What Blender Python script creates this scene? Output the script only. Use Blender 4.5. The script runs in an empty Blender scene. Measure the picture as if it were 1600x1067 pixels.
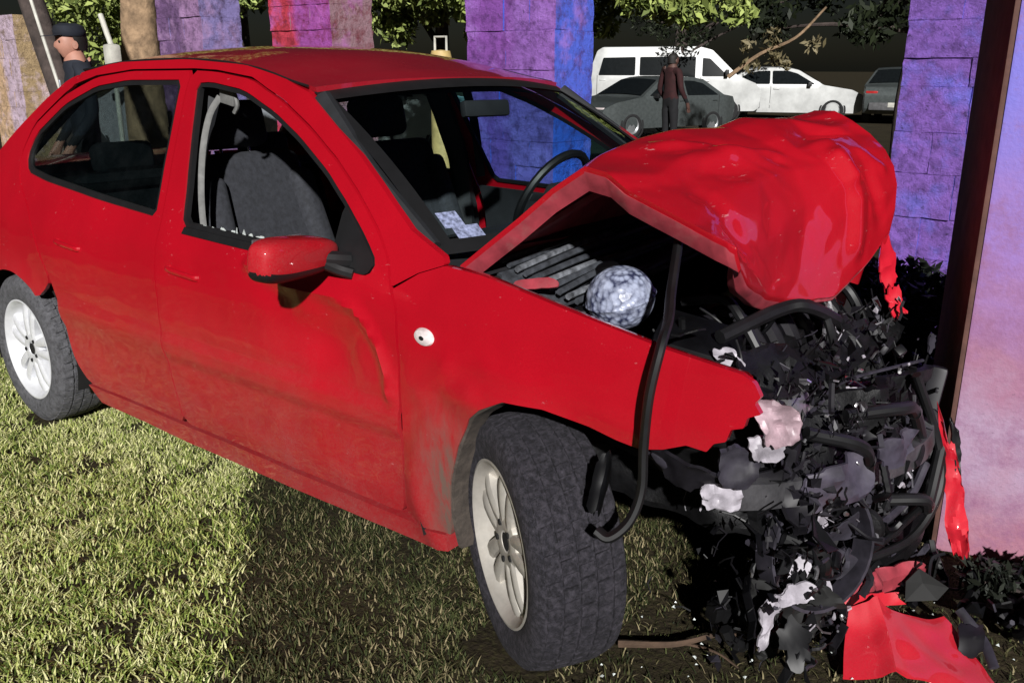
import bpy, bmesh, math, random
import numpy as np
from mathutils import Vector, Matrix, noise
from mathutils.geometry import delaunay_2d_cdt

R = math.radians
scene = bpy.context.scene
C = scene.collection

# ------------------------------------------------------------------ camera, sky, sun, exposure
cam_data = bpy.data.cameras.new('camera')
cam_data.lens = 31.47
cam_data.sensor_width = 36.0
cam_data.clip_start = 0.05
cam_data.clip_end = 2000
cam = bpy.data.objects.new('camera', cam_data)
C.objects.link(cam)
_r = Vector((0.78571062, 0.61859056, 0.00213064))
_u = Vector((-0.18240535, 0.22839052, 0.95632947))
_f = Vector((-0.59108976, 0.75178686, -0.29228309))
cam.matrix_world = Matrix(((_r.x, _u.x, -_f.x, 1.15886), (_r.y, _u.y, -_f.y, -2.37401), (_r.z, _u.z, -_f.z, 1.41678), (0, 0, 0, 1)))
scene.camera = cam

SUN_AZ, SUN_EL = R(-41), R(26)          # the way the light travels (from behind the camera), and its height
world = bpy.data.worlds.new('World')
scene.world = world
world.use_nodes = True
wn = world.node_tree
sky = wn.nodes.new('ShaderNodeTexSky')
sky.sky_type = 'NISHITA'
sky.sun_disc = False
sky.sun_elevation = SUN_EL
sky.sun_rotation = SUN_AZ + math.pi
bg = wn.nodes['Background']
wn.links.new(sky.outputs[0], bg.inputs[0])
bg.inputs[1].default_value = 0.0022

sun_data = bpy.data.lights.new('sun', 'SUN')
sun_data.energy = 4.8
sun_data.angle = R(1.2)
sun_data.color = (1.0, 0.98, 0.96)
sun = bpy.data.objects.new('sun', sun_data)
C.objects.link(sun)
_d = Vector((math.sin(SUN_AZ) * math.cos(SUN_EL), math.cos(SUN_AZ) * math.cos(SUN_EL), -math.sin(SUN_EL)))
sun.rotation_euler = _d.to_track_quat('-Z', 'Y').to_euler()

scene.view_settings.view_transform = 'Standard'
scene.view_settings.look = 'None'
scene.view_settings.exposure = 0.12
scene.view_settings.gamma = 1.0
scene.view_settings.use_curve_mapping = False

# ------------------------------------------------------------------ materials
def new_mat(name):
    m = bpy.data.materials.new(name)
    m.use_nodes = True
    nt = m.node_tree
    return m, nt, nt.nodes['Principled BSDF']

def coords(nt, space='Object'):
    n = nt.nodes.new('ShaderNodeTexCoord')
    return n.outputs[space]

def nz(nt, vec, scale, detail=4, rough=.6):
    n = nt.nodes.new('ShaderNodeTexNoise')
    n.inputs['Scale'].default_value = scale
    n.inputs['Detail'].default_value = detail
    n.inputs['Roughness'].default_value = rough
    if vec is not None:
        nt.links.new(vec, n.inputs['Vector'])
    return n.outputs['Fac']

def ramp(nt, fac, stops):
    n = nt.nodes.new('ShaderNodeValToRGB')
    e = n.color_ramp.elements
    while len(e) < len(stops):
        e.new(.5)
    for k, (p, c) in enumerate(stops):
        e[k].position = p
        e[k].color = (c[0], c[1], c[2], 1) if hasattr(c, '__len__') else (c, c, c, 1)
    nt.links.new(fac, n.inputs[0])
    return n.outputs[0]

def mix(nt, fac, a, b):
    n = nt.nodes.new('ShaderNodeMix')
    n.data_type = 'RGBA'
    for s, v in ((n.inputs[0], fac), (n.inputs[6], a), (n.inputs[7], b)):
        if hasattr(v, 'is_output') or isinstance(v, bpy.types.NodeSocket):
            nt.links.new(v, s)
        elif hasattr(v, '__len__'):
            s.default_value = (v[0], v[1], v[2], 1)
        else:
            s.default_value = v
    return n.outputs[2]

def math_n(nt, op, a, b=None, c=None):
    n = nt.nodes.new('ShaderNodeMath')
    n.operation = op
    for s, v in zip(n.inputs, (a, b, c)):
        if v is None:
            continue
        if isinstance(v, bpy.types.NodeSocket):
            nt.links.new(v, s)
        else:
            s.default_value = v
    return n.outputs[0]

def bump(nt, bsdf, height, strength=.3, dist=.01):
    n = nt.nodes.new('ShaderNodeBump')
    n.inputs['Strength'].default_value = strength
    n.inputs['Distance'].default_value = dist
    nt.links.new(height, n.inputs['Height'])
    nt.links.new(n.outputs[0], bsdf.inputs['Normal'])

def plain(name, col, rough=.5, metal=0.0, var=.25, scale=14.0, bmp=0.0, coat=0.0, dust=0.0, dustcol=(.25, .21, .18), spec=.5):
    m, nt, b = new_mat(name)
    v = coords(nt)
    f = nz(nt, v, scale, 5)
    lo = tuple(c * (1 - var) for c in col)
    hi = tuple(min(1, c * (1 + var)) for c in col)
    c = ramp(nt, f, [(.3, lo), (.7, hi)])
    if dust > 0:
        g = nz(nt, v, scale * .45, 7, .7)
        c = mix(nt, ramp(nt, g, [(.62 - .35 * dust, 0.0), (.8, min(1, .25 + dust))]), c, dustcol)
    nt.links.new(c, b.inputs['Base Color'])
    b.inputs['Roughness'].default_value = rough
    b.inputs['Metallic'].default_value = metal
    b.inputs['Coat Weight'].default_value = coat
    b.inputs['Specular IOR Level'].default_value = spec
    if bmp:
        bump(nt, b, nz(nt, v, scale * 3, 6), bmp)
    return m

def paint_mat(name, base, dusty=.5, low=.1, high=.75, mud=None, scuff=0.0):
    """car paint with road dust that thickens towards the sill"""
    m, nt, b = new_mat(name)
    v = coords(nt)
    sep = nt.nodes.new('ShaderNodeSeparateXYZ')
    nt.links.new(v, sep.inputs[0])
    n1 = nz(nt, v, 5.0, 6, .65)
    n2 = nz(nt, v, 120.0, 3, .6)
    n3 = nz(nt, v, 26.0, 6, .7)
    h = math_n(nt, 'SUBTRACT', 1.0, math_n(nt, 'MULTIPLY_ADD', sep.outputs[2], 1 / (high - low), -low / (high - low)))
    h = math_n(nt, 'MAXIMUM', h, 0.0)
    d = math_n(nt, 'MULTIPLY', h, math_n(nt, 'MULTIPLY_ADD', n1, 1.6, -.2))
    d = math_n(nt, 'MULTIPLY', d, math_n(nt, 'MULTIPLY_ADD', n3, 1.4, .2))
    grain = ramp(nt, nz(nt, v, 210.0, 4, .75), [(.36, .25), (.62, 1.5)])
    d = math_n(nt, 'MULTIPLY', d, grain)
    d = math_n(nt, 'MINIMUM', math_n(nt, 'MAXIMUM', math_n(nt, 'MULTIPLY', d, dusty), 0.0), .9)
    specks = ramp(nt, n2, [(.66, 0.0), (.74, 1.0)])
    d2 = math_n(nt, 'MAXIMUM', d, math_n(nt, 'MULTIPLY', specks, math_n(nt, 'MULTIPLY_ADD', h, .5, .04)))
    base2 = mix(nt, nz(nt, v, 2.3, 3, .5), tuple(c * .72 for c in base), tuple(min(1, c * 1.15) for c in base))
    base2 = mix(nt, ramp(nt, nz(nt, v, 330.0, 3, .7), [(.35, 0.0), (.7, .35)]), base2, tuple(c * .55 for c in base))
    col = mix(nt, d2, base2, (.29, .13, .115))
    if scuff:    # scrapes down to the primer, along no particular direction
        sm = nt.nodes.new('ShaderNodeMapping'); sm.inputs['Scale'].default_value = (1, .35, 2.2); sm.inputs['Rotation'].default_value = (.4, .7, .3)
        nt.links.new(v, sm.inputs[0])
        sc_ = math_n(nt, 'MULTIPLY', ramp(nt, nz(nt, sm.outputs[0], 42.0, 7, .72), [(.63, 0.0), (.68, 1.0)]), ramp(nt, nz(nt, v, 6.0, 3), [(.52, 0.0), (.64, scuff)]))
        col = mix(nt, sc_, col, (.60, .36, .38))
        d2 = math_n(nt, 'MAXIMUM', d2, math_n(nt, 'MULTIPLY', sc_, .6))
    if mud:      # dried mud thrown up by the wheel
        mx_ = nt.nodes.new('ShaderNodeMapRange'); mx_.inputs[1].default_value, mx_.inputs[2].default_value = mud[0], mud[1]
        nt.links.new(sep.outputs[0], mx_.inputs[0])
        mz_ = nt.nodes.new('ShaderNodeMapRange'); mz_.inputs[1].default_value, mz_.inputs[2].default_value = mud[3], mud[2]
        nt.links.new(sep.outputs[2], mz_.inputs[0])
        mm = math_n(nt, 'MULTIPLY', mx_.outputs[0], mz_.outputs[0])
        st = nt.nodes.new('ShaderNodeMapping'); st.inputs['Scale'].default_value = (1, 1, .22)
        nt.links.new(v, st.inputs[0])
        mm = math_n(nt, 'MULTIPLY', mm, math_n(nt, 'MULTIPLY_ADD', nz(nt, st.outputs[0], 45, 6, .7), 3.2, -.75))
        mm = math_n(nt, 'MINIMUM', math_n(nt, 'MAXIMUM', mm, 0.0), 1.0)
        col = mix(nt, mm, col, (.17, .105, .085))
        d2 = math_n(nt, 'MAXIMUM', d2, mm)
    nt.links.new(col, b.inputs['Base Color'])
    rg = math_n(nt, 'MULTIPLY_ADD', d2, .4, .5)
    b.inputs['Specular IOR Level'].default_value = .2
    nt.links.new(rg, b.inputs['Roughness'])
    cw = math_n(nt, 'SUBTRACT', 1.0, math_n(nt, 'MINIMUM', math_n(nt, 'MULTIPLY', d2, 1.5), 1.0))
    nt.links.new(cw, b.inputs['Coat Weight'])
    b.inputs['Coat Roughness'].default_value = .05
    bump(nt, b, n1, .05, .02)
    return m

def glass_mat(name, tint, gloss=.08, rough=.02, dirt=.0):
    m = bpy.data.materials.new(name)
    m.use_nodes = True
    nt = m.node_tree
    nt.nodes.clear()
    out = nt.nodes.new('ShaderNodeOutputMaterial')
    tr = nt.nodes.new('ShaderNodeBsdfTransparent')
    tr.inputs[0].default_value = (*tint, 1)
    gl = nt.nodes.new('ShaderNodeBsdfGlossy')
    gl.inputs['Roughness'].default_value = rough
    lw = nt.nodes.new('ShaderNodeLayerWeight')
    fr = nt.nodes.new('ShaderNodeMath'); fr.operation = 'MULTIPLY_ADD'
    nt.links.new(math_n(nt, 'POWER', lw.outputs['Facing'], 4.0), fr.inputs[0])
    fr.inputs[1].default_value = .9; fr.inputs[2].default_value = .035
    mx = nt.nodes.new('ShaderNodeMixShader')
    nt.links.new(fr.outputs[0], mx.inputs[0])
    nt.links.new(tr.outputs[0], mx.inputs[1])
    nt.links.new(gl.outputs[0], mx.inputs[2])
    last = mx.outputs[0]
    if dirt:
        df = nt.nodes.new('ShaderNodeBsdfDiffuse')
        df.inputs[0].default_value = (.3, .32, .34, 1)
        m2 = nt.nodes.new('ShaderNodeMixShader')
        f = ramp(nt, nz(nt, coords(nt), 9.0, 8, .75), [(.45, 0.0), (.8, dirt)])
        nt.links.new(f, m2.inputs[0])
        nt.links.new(last, m2.inputs[1])
        nt.links.new(df.outputs[0], m2.inputs[2])
        last = m2.outputs[0]
    nt.links.new(last, out.inputs[0])
    return m

RED = (.49, .003, .014)
M = {}
M['red'] = paint_mat('red_car_paint', RED, .62, scuff=.35)
M['red_fender'] = paint_mat('red_fender_paint', RED, .5, .1, .75, mud=(-.37, -.27, .42, .66), scuff=.5)
M['red_hood'] = paint_mat('red_hood_paint', RED, .10, .5, 1.4, scuff=.8)
M['red_clean'] = paint_mat('red_car_paint_clean', RED, .15)
M['red_dirty'] = paint_mat('red_paint_scuffed', (.5, .012, .025), 1.2, -.4, .5)
M['red_bumper'] = paint_mat('red_bumper_paint', (.62, .012, .03), .25, -.4, .5)
M['red_inner'] = plain('red_primer_inner', (.30, .035, .05), .6, var=.4, dust=.25)
M['black_trim'] = plain('black_rubber_trim', (.008, .008, .009), .55)
M['black_plastic'] = plain('black_plastic', (.003, .003, .004), .45, dust=.06, dustcol=(.03, .028, .03), var=.6, spec=.35)
M['grey_plastic'] = plain('grey_plastic', (.034, .031, .042), .5, dust=.2, dustcol=(.13, .115, .14), var=.6)
M['dark_plastic'] = plain('charcoal_plastic', (.010, .009, .012), .5, dust=.10, dustcol=(.06, .055, .07), var=.6, spec=.35)
M['dark_metal'] = plain('oily_dark_metal', (.008, .008, .009), .5, .4, var=.7, dust=.1, dustcol=(.06, .05, .05), bmp=.3)
M['alu'] = plain('cast_aluminium', (.42, .41, .42), .38, .85, var=.3, dust=.2, bmp=.2)
M['white_plastic'] = plain('broken_white_plastic', (.44, .41, .46), .45, var=.3, scale=24, dust=.5, dustcol=(.06, .05, .06))
M['dull_black'] = plain('dull_black_plastic', (.006, .006, .006), .75, var=.6, dust=.15, dustcol=(.05, .045, .045))
M['bare_metal'] = plain('scuffed_bare_metal', (.09, .088, .095), .5, .5, var=.5, dust=.3, dustcol=(.03, .028, .03), bmp=.3)
M['lavender_plastic'] = plain('lavender_grey_plastic', (.055, .048, .07), .5, var=.5, dust=.25, dustcol=(.15, .13, .16))
M['chrome'] = plain('bright_reflector', (.75, .73, .78), .22, .9, var=.2)
M['rubber_hose'] = plain('rubber_hose', (.007, .007, .008), .5, var=.5)
M['seat'] = plain('dark_seat_fabric', (.028, .03, .037), .9, var=.35, scale=60)
M['interior'] = plain('interior_plastic', (.014, .015, .018), .7, var=.3)
M['lining'] = plain('roof_lining', (.06, .06, .062), .95)
M['belt'] = plain('seat_belt_webbing', (.15, .15, .145), .7, var=.3, scale=30)
M['paper'] = plain('crumpled_paper', (.24, .27, .42), .6, var=.8, scale=70)
M['shard'] = plain('broken_glass', (.65, .7, .68), .15, var=.2)
M['under'] = plain('dark_underbody', (.006, .006, .006), .9)
M['lamp_clear'] = plain('clear_lens', (.75, .66, .66), .2, var=.25, scale=60)
M['lamp_broken'] = plain('scraped_lamp_shell', (.42, .30, .34), .4, var=.5, scale=18, dust=.3, dustcol=(.1, .05, .06))
M['wheel_silver'] = plain('dull_alloy', (.55, .52, .47), .45, .3, var=.2, dust=.35, dustcol=(.33, .27, .2))
M['wheel_white'] = plain('pale_wheel_cover', (.74, .75, .78), .4, .2, var=.15, dust=.2, dustcol=(.35, .33, .3))
M['tyre'] = plain('dusty_tyre_tread', (.022, .020, .028), .85, var=.8, scale=140, bmp=1.0, dust=.5, dustcol=(.15, .135, .17))
M['tyre_pale'] = plain('lit_tyre_rubber', (.06, .06, .065), .9, var=.6, scale=90, bmp=.8, dust=.8, dustcol=(.19, .19, .21))  # rear tyres: light on the rubber put into a paler colour
M['glass'] = glass_mat('windscreen_glass', (.82, .9, .9))
M['glass_teal'] = glass_mat('teal_side_glass', (.55, .86, .92), dirt=.01)
M['glass_tint'] = glass_mat('tinted_side_glass', (.5, .55, .54), dirt=.01)

# spherical tank: cloudy, scratched plastic
m, nt, b = new_mat('cloudy_tank_plastic')
v = coords(nt)
vo = nt.nodes.new('ShaderNodeTexVoronoi'); vo.inputs['Scale'].default_value = 55
nt.links.new(v, vo.inputs['Vector'])
c = mix(nt, ramp(nt, vo.outputs[0], [(.25, 0.0), (.6, 1.0)]), (.34, .38, .52), (.03, .035, .08))
c = mix(nt, ramp(nt, nz(nt, v, 22, 6), [(.4, 0.0), (.65, 1.0)]), c, (.42, .46, .60))
nt.links.new(c, b.inputs['Base Color']); b.inputs['Roughness'].default_value = .3
bump(nt, b, vo.outputs[0], .5, .006)
M['tank'] = m

# ------------------------------------------------------------------ mesh helpers
def tag(o, label, cat=None, group=None, kind=None):
    if label: o['label'] = label
    if cat: o['category'] = cat
    if group: o['group'] = group
    if kind: o['kind'] = kind
    return o

def empty(name, loc=(0, 0, 0), rz=0.0, parent=None):
    o = bpy.data.objects.new(name, None)
    o.empty_display_size = .2
    o.location = loc
    o.rotation_euler = (0, 0, rz)
    C.objects.link(o)
    if parent: o.parent = parent
    return o

def mesh_obj(name, V, F, mat, parent=None, smooth=True, sharp=35, mats=None, fm=None):
    me = bpy.data.meshes.new(name)
    me.from_pydata([tuple(v) for v in V], [], [tuple(f) for f in F])
    me.validate()
    for mm in (mats or [mat]):
        me.materials.append(mm)
    if fm is not None and len(fm) == len(me.polygons):
        me.polygons.foreach_set('material_index', fm)
    if smooth:
        me.polygons.foreach_set('use_smooth', [True] * len(me.polygons))
        me.set_sharp_from_angle(angle=R(sharp))
    me.update()
    o = bpy.data.objects.new(name, me)
    C.objects.link(o)
    if parent is not None: o.parent = parent
    return o

def place(o, loc=(0, 0, 0), rot=(0, 0, 0), scale=None):
    o.location = loc
    o.rotation_euler = rot
    if scale: o.scale = scale
    return o

def bm_obj(name, bm, mat, parent=None, smooth=True, sharp=35, mats=None):
    bmesh.ops.recalc_face_normals(bm, faces=bm.faces)
    me = bpy.data.meshes.new(name)
    bm.to_mesh(me); bm.free()
    for mm in (mats or [mat]): me.materials.append(mm)
    if smooth:
        me.polygons.foreach_set('use_smooth', [True] * len(me.polygons))
        me.set_sharp_from_angle(angle=R(sharp))
    o = bpy.data.objects.new(name, me)
    C.objects.link(o)
    if parent is not None: o.parent = parent
    return o

def box(name, center, size, mat, parent=None, rot=(0, 0, 0), bev=.01, seg=2, taper=None):
    bm = bmesh.new()
    bmesh.ops.create_cube(bm, size=1)
    for v in bm.verts:
        v.co = Vector((v.co.x * size[0], v.co.y * size[1], v.co.z * size[2]))
        if taper and v.co.z > 0:
            v.co.x *= taper; v.co.y *= taper
    if bev > 0:
        bmesh.ops.bevel(bm, geom=list(bm.edges), offset=min(bev, min(size) * .45), segments=seg, affect='EDGES', profile=.6)
    o = bm_obj(name, bm, mat, parent)
    return place(o, center, rot)

def catmull(P, n):
    P = [Vector(p) for p in P]
    Q = [P[0] * 2 - P[1]] + P + [P[-1] * 2 - P[-2]]
    out = []
    for i in range(1, len(Q) - 2):
        a, b, c, d = Q[i - 1], Q[i], Q[i + 1], Q[i + 2]
        for k in range(n):
            t = k / n
            out.append(.5 * ((2 * b) + (c - a) * t + (2 * a - 5 * b + 4 * c - d) * t * t + (3 * b - a - 3 * c + d) * t ** 3))
    out.append(P[-1])
    return out

def tube(name, pts, rad, mat, parent=None, sides=8, n=5, flat=1.0, ribs=0.0, sm=True):
    P = catmull(pts, n) if sm else [Vector(p) for p in pts]
    V, F = [], []
    t0 = (P[1] - P[0]).normalized()
    ref = t0.orthogonal().normalized()
    for i, p in enumerate(P):
        t = (P[min(i + 1, len(P) - 1)] - P[max(i - 1, 0)]).normalized()
        ref = (ref - t * ref.dot(t)).normalized()
        bi = t.cross(ref)
        r = rad if not hasattr(rad, '__len__') else rad[0] + (rad[1] - rad[0]) * i / (len(P) - 1)
        if ribs and i % 2: r *= 1 - ribs
        for k in range(sides):
            a = 2 * math.pi * k / sides
            V.append(p + ref * (r * math.cos(a)) + bi * (r * flat * math.sin(a)))
    for i in range(len(P) - 1):
        for k in range(sides):
            k2 = (k + 1) % sides
            F.append((i * sides + k, i * sides + k2, (i + 1) * sides + k2, (i + 1) * sides + k))
    F.append(tuple(range(sides - 1, -1, -1)))
    F.append(tuple(range((len(P) - 1) * sides, len(P) * sides)))
    return mesh_obj(name, V, F, mat, parent)

def lathe_data(prof, seg=32, axis='Y'):
    V, F = [], []
    for (r, h) in prof:
        for k in range(seg):
            a = 2 * math.pi * k / seg
            c, s = r * math.cos(a), r * math.sin(a)
            V.append((c, h, s) if axis == 'Y' else (c, s, h))
    for i in range(len(prof) - 1):
        for k in range(seg):
            k2 = (k + 1) % seg
            q = (i * seg + k, i * seg + k2, (i + 1) * seg + k2, (i + 1) * seg + k)
            F.append(q if axis != 'Y' else q[::-1])
    return V, F

def lathe(name, prof, mat, parent=None, seg=32, axis='Y', sharp=35):
    V, F = lathe_data(prof, seg, axis)
    return mesh_obj(name, V, F, mat, parent, sharp=sharp)

def sheet(name, corners, mat, parent=None, nu=9, nv=7, crumple=.02, seed=0, ragged=.12, thick=.004, bow=0.0, freq=9.0):
    """a torn, crumpled plate spanned by four corners"""
    a, b, c, d = [Vector(p) for p in corners]
    if ragged:
        nu, nv = int(nu * 1.5), int(nv * 1.5)
    rnd = random.Random(seed)
    nrm = ((b - a).cross(d - a)).normalized()
    off = Vector((rnd.uniform(0, 50), rnd.uniform(0, 50), rnd.uniform(0, 50)))
    V = []
    for j in range(nv):
        for i in range(nu):
            U, W_ = 2 * i / (nu - 1) - 1, 2 * j / (nv - 1) - 1
            mxx = max(abs(U), abs(W_))
            if ragged and mxx > 0:
                an = math.atan2(W_, U)
                q = noise.noise(Vector((math.cos(an) * 1.7, math.sin(an) * 1.7, 0)) + off) + .6 * noise.noise(Vector((math.cos(an) * 5, math.sin(an) * 5, 3)) + off)
                f = 1 - mxx ** 3 * ragged * (.55 + 1.3 * q) - .16 * min(1, ragged * 6) * (abs(U) * abs(W_)) ** 2 - mxx ** 6 * .25 * ragged * rnd.random()
                U *= f; W_ *= f
            u, v = (U + 1) / 2, (W_ + 1) / 2
            p = a.lerp(b, u).lerp(d.lerp(c, u), v)
            n1 = noise.noise(p * freq + off)
            n2 = abs(noise.noise(p * freq * .6 + off * 2))
            n3 = abs(noise.noise(p * freq * 2.1 + off * 3))
            p = p + nrm * (crumple * (.9 * n1 + 1.9 * (n2 - .25) + .8 * (n3 - .25)) + bow * (1 - (2 * u - 1) ** 2))
            V.append(p)
    N = len(V)
    F = []
    for j in range(nv - 1):
        for i in range(nu - 1):
            k = j * nu + i
            F.append((k, k + 1, k + nu + 1, k + nu))
    V += [p - nrm * thick for p in V]
    F += [tuple(x + N for x in f[::-1]) for f in F]
    ring = [i for i in range(nu)] + [j * nu + nu - 1 for j in range(1, nv)] + [(nv - 1) * nu + i for i in range(nu - 2, -1, -1)] + [j * nu for j in range(nv - 2, 0, -1)]
    for k in range(len(ring)):
        p, q = ring[k], ring[(k + 1) % len(ring)]
        F.append((p, p + N, q + N, q))
    return mesh_obj(name, V, F, mat, parent, sharp=28)

def shard(name, c, u, w, s, mat, parent, rnd, thick=.005):
    """an angular splinter of broken moulding"""
    n = u.cross(w).normalized()
    k = rnd.randint(4, 6)
    a0 = rnd.uniform(0, 6)
    asp = rnd.uniform(.3, .8)
    P = []
    for i in range(k):
        a = a0 + 2 * math.pi * i / k + rnd.uniform(-.35, .35)
        r = s * rnd.uniform(.55, 1.15)
        P.append(c + u * (r * math.cos(a)) + w * (r * asp * math.sin(a)) + n * rnd.uniform(-.12, .12) * s)
    ctr = c + n * s * rnd.uniform(-.22, .22)
    V = P + [ctr] + [p - n * thick for p in P] + [ctr - n * thick]
    F = []
    for i in range(k):
        j = (i + 1) % k
        F += [(i, j, k), (j + k + 1, i + k + 1, 2 * k + 1), (j, i, i + k + 1, j + k + 1)]
    return mesh_obj(name, V, F, mat, parent, smooth=False)

def strip(name, pts, width, mat, parent, up=Vector((0, 0, 1)), thick=.004):
    """a bent metal strap with sharp folds"""
    P = [Vector(p) for p in pts]
    V, F = [], []
    for i, p in enumerate(P):
        t = (P[min(i + 1, len(P) - 1)] - P[max(i - 1, 0)]).normalized()
        sd = t.cross(up)
        if sd.length < .05: sd = t.orthogonal()
        sd.normalize()
        n = sd.cross(t)
        for a, b_ in ((-1, 0), (1, 0), (1, 1), (-1, 1)):
            V.append(p + sd * (a * width / 2) + n * (b_ * thick))
    for i in range(len(P) - 1):
        for k in range(4):
            k2 = (k + 1) % 4
            F.append((i * 4 + k, i * 4 + k2, i * 4 + 4 + k2, i * 4 + 4 + k))
    F += [(3, 2, 1, 0), tuple(len(V) - 4 + k for k in range(4))]
    return mesh_obj(name, V, F, mat, parent, smooth=False)

def inside(pt, poly):
    x, y = pt
    c = False
    n = len(poly)
    j = n - 1
    for i in range(n):
        xi, yi = poly[i]; xj, yj = poly[j]
        if (yi > y) != (yj > y) and x < (xj - xi) * (y - yi) / (yj - yi) + xi:
            c = not c
        j = i
    return c

def resample(poly, step):
    out = []
    n = len(poly)
    for i in range(n):
        a, b = Vector(poly[i]), Vector(poly[(i + 1) % n])
        k = max(1, int(round((b - a).length / step)))
        for t in range(k):
            out.append(a.lerp(b, t / k))
    return out

def smooth_poly(poly, it=1, rad=.022):
    """one round of corner cutting so that outlines curve"""
    for _ in range(it):
        out = []
        n = len(poly)
        for i in range(n):
            a, b = Vector(poly[i]), Vector(poly[(i + 1) % n])
            t = min(.22, rad / max(1e-6, (b - a).length))
            out.append(a.lerp(b, t)); out.append(a.lerp(b, 1 - t))
        poly = out
    return [tuple(p) for p in poly]

def panel(name, outline, surf, mat, parent=None, holes=(), step=.035, thick=.014, inward=(0, 1, 0), sharp=40, flip=False, lip=.0):
    """a sheet-metal panel: outline (and holes) drawn in the panel's own two coordinates, lifted by surf()"""
    loops = [resample(outline, step)] + [resample(h, step) for h in holes]
    pts, edges = [], []
    for lp in loops:
        s = len(pts)
        pts += [Vector(p) for p in lp]
        edges += [(s + i, s + (i + 1) % len(lp)) for i in range(len(lp))]
    nb = len(pts)
    B = np.array([(p.x, p.y) for p in pts])
    A0 = B[[e[0] for e in edges]]; A1 = B[[e[1] for e in edges]]
    lo, hi = B.min(0), B.max(0)
    ol = [tuple(p) for p in loops[0]]
    hl = [[tuple(p) for p in h] for h in loops[1:]]
    gx = np.arange(lo[0] + step / 2, hi[0], step); gy = np.arange(lo[1] + step / 2, hi[1], step)
    for j, y in enumerate(gy):
        for x in gx:
            xx = x + (step / 2 if j % 2 else 0)
            q = np.array((xx, y))
            ab = A1 - A0
            t = np.clip(((q - A0) * ab).sum(1) / np.maximum((ab * ab).sum(1), 1e-12), 0, 1)
            dd = np.sqrt((((A0 + ab * t[:, None]) - q) ** 2).sum(1)).min()
            if dd < step * .45: continue
            if not inside((xx, y), ol) or any(inside((xx, y), h) for h in hl): continue
            pts.append(Vector((xx, y)))
    vs, es, fs, *_ = delaunay_2d_cdt(pts, edges, [], 0, 1e-6)
    T = []
    for f in fs:
        c = (sum(vs[i].x for i in f) / len(f), sum(vs[i].y for i in f) / len(f))
        if inside(c, ol) and not any(inside(c, h) for h in hl):
            T.append(tuple(f))
    P3 = [Vector(surf(v.x, v.y)) for v in vs]
    if flip: T = [t[::-1] for t in T]
    inw = Vector(inward)
    N = len(P3)
    cnt = {}
    for t in T:
        for k in range(len(t)):
            e = (t[k], t[(k + 1) % len(t)])
            cnt[e] = 1
    rim = [e for e in cnt if (e[1], e[0]) not in cnt]
    V = P3 + [p + inw * thick for p in P3]
    F = list(T) + [tuple(i + N for i in t[::-1]) for t in T]
    F += [(e[1], e[0], e[0] + N, e[1] + N) for e in rim]
    return mesh_obj(name, V, F, mat, parent, sharp=sharp)

def grid_surface(net, nu, nv):
    """Catmull-Rom surface through a net of rows of points"""
    rows = [catmull(r, nu) for r in net]
    cols = []
    for i in range(len(rows[0])):
        cols.append(catmull([r[i] for r in rows], nv))
    return [[cols[i][j] for i in range(len(cols))] for j in range(len(cols[0]))]

def ss(a, b, x):
    t = min(1, max(0, (x - a) / (b - a)))
    return t * t * (3 - 2 * t)

# ------------------------------------------------------------------ ground and grass
def gz(x, y):
    return .012 * noise.noise(Vector((x * 1.3, y * 1.3, 0))) + .02 * noise.noise(Vector((x * .3, y * .3, 5)))

def lit(x, y):
    """how green and thick the lawn is: lush away from the wreck's nose, in shade tones round it"""
    # edge of the painted shade, from the sill to the photographer
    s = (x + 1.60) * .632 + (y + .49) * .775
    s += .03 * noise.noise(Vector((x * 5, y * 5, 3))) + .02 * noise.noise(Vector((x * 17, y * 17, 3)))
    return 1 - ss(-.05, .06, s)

m, nt, b = new_mat('soil')
v = coords(nt)
c = ramp(nt, nz(nt, v, 1.7, 8, .7), [(.35, (.018, .014, .009)), (.65, (.045, .034, .02))])
c = mix(nt, ramp(nt, nz(nt, v, 60, 4), [(.45, 0.0), (.7, .7)]), c, (.055, .052, .02))
nt.links.new(c, b.inputs['Base Color']); b.inputs['Roughness'].default_value = .95
b.inputs['Specular IOR Level'].default_value = .15
bump(nt, b, nz(nt, v, 40, 8), .8, .02)
M['soil'] = m

def build_ground():
    xs = np.concatenate([[-400, -150, -70, -35, -20, -12], np.arange(-8, 3.01, .2), [4.5, 8, 15, 35, 80, 300]])
    ys = np.concatenate([[-200, -60, -20, -8, -5], np.arange(-3.2, 4.01, .2), [5, 7, 10, 15, 25, 45, 90, 400]])
    V = [(x, y, gz(x, y) - .012 if abs(x) < 9 and abs(y) < 6 else -.012) for y in ys for x in xs]
    n = len(xs)
    F = [(j * n + i, j * n + i + 1, (j + 1) * n + i + 1, (j + 1) * n + i) for j in range(len(ys) - 1) for i in range(n - 1)]
    o = mesh_obj('ground', V, F, M['soil'], sharp=180)
    tag(o, 'dark soil of the lawn under and around the wreck', kind='structure')
build_ground()

m, nt, b = new_mat('grass_blades')
at = nt.nodes.new('ShaderNodeAttribute'); at.attribute_name = 'blade_colour'
nt.links.new(at.outputs['Color'], b.inputs['Base Color'])
b.inputs['Roughness'].default_value = .75
b.inputs['Specular IOR Level'].default_value = .25
M['grass'] = m

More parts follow.
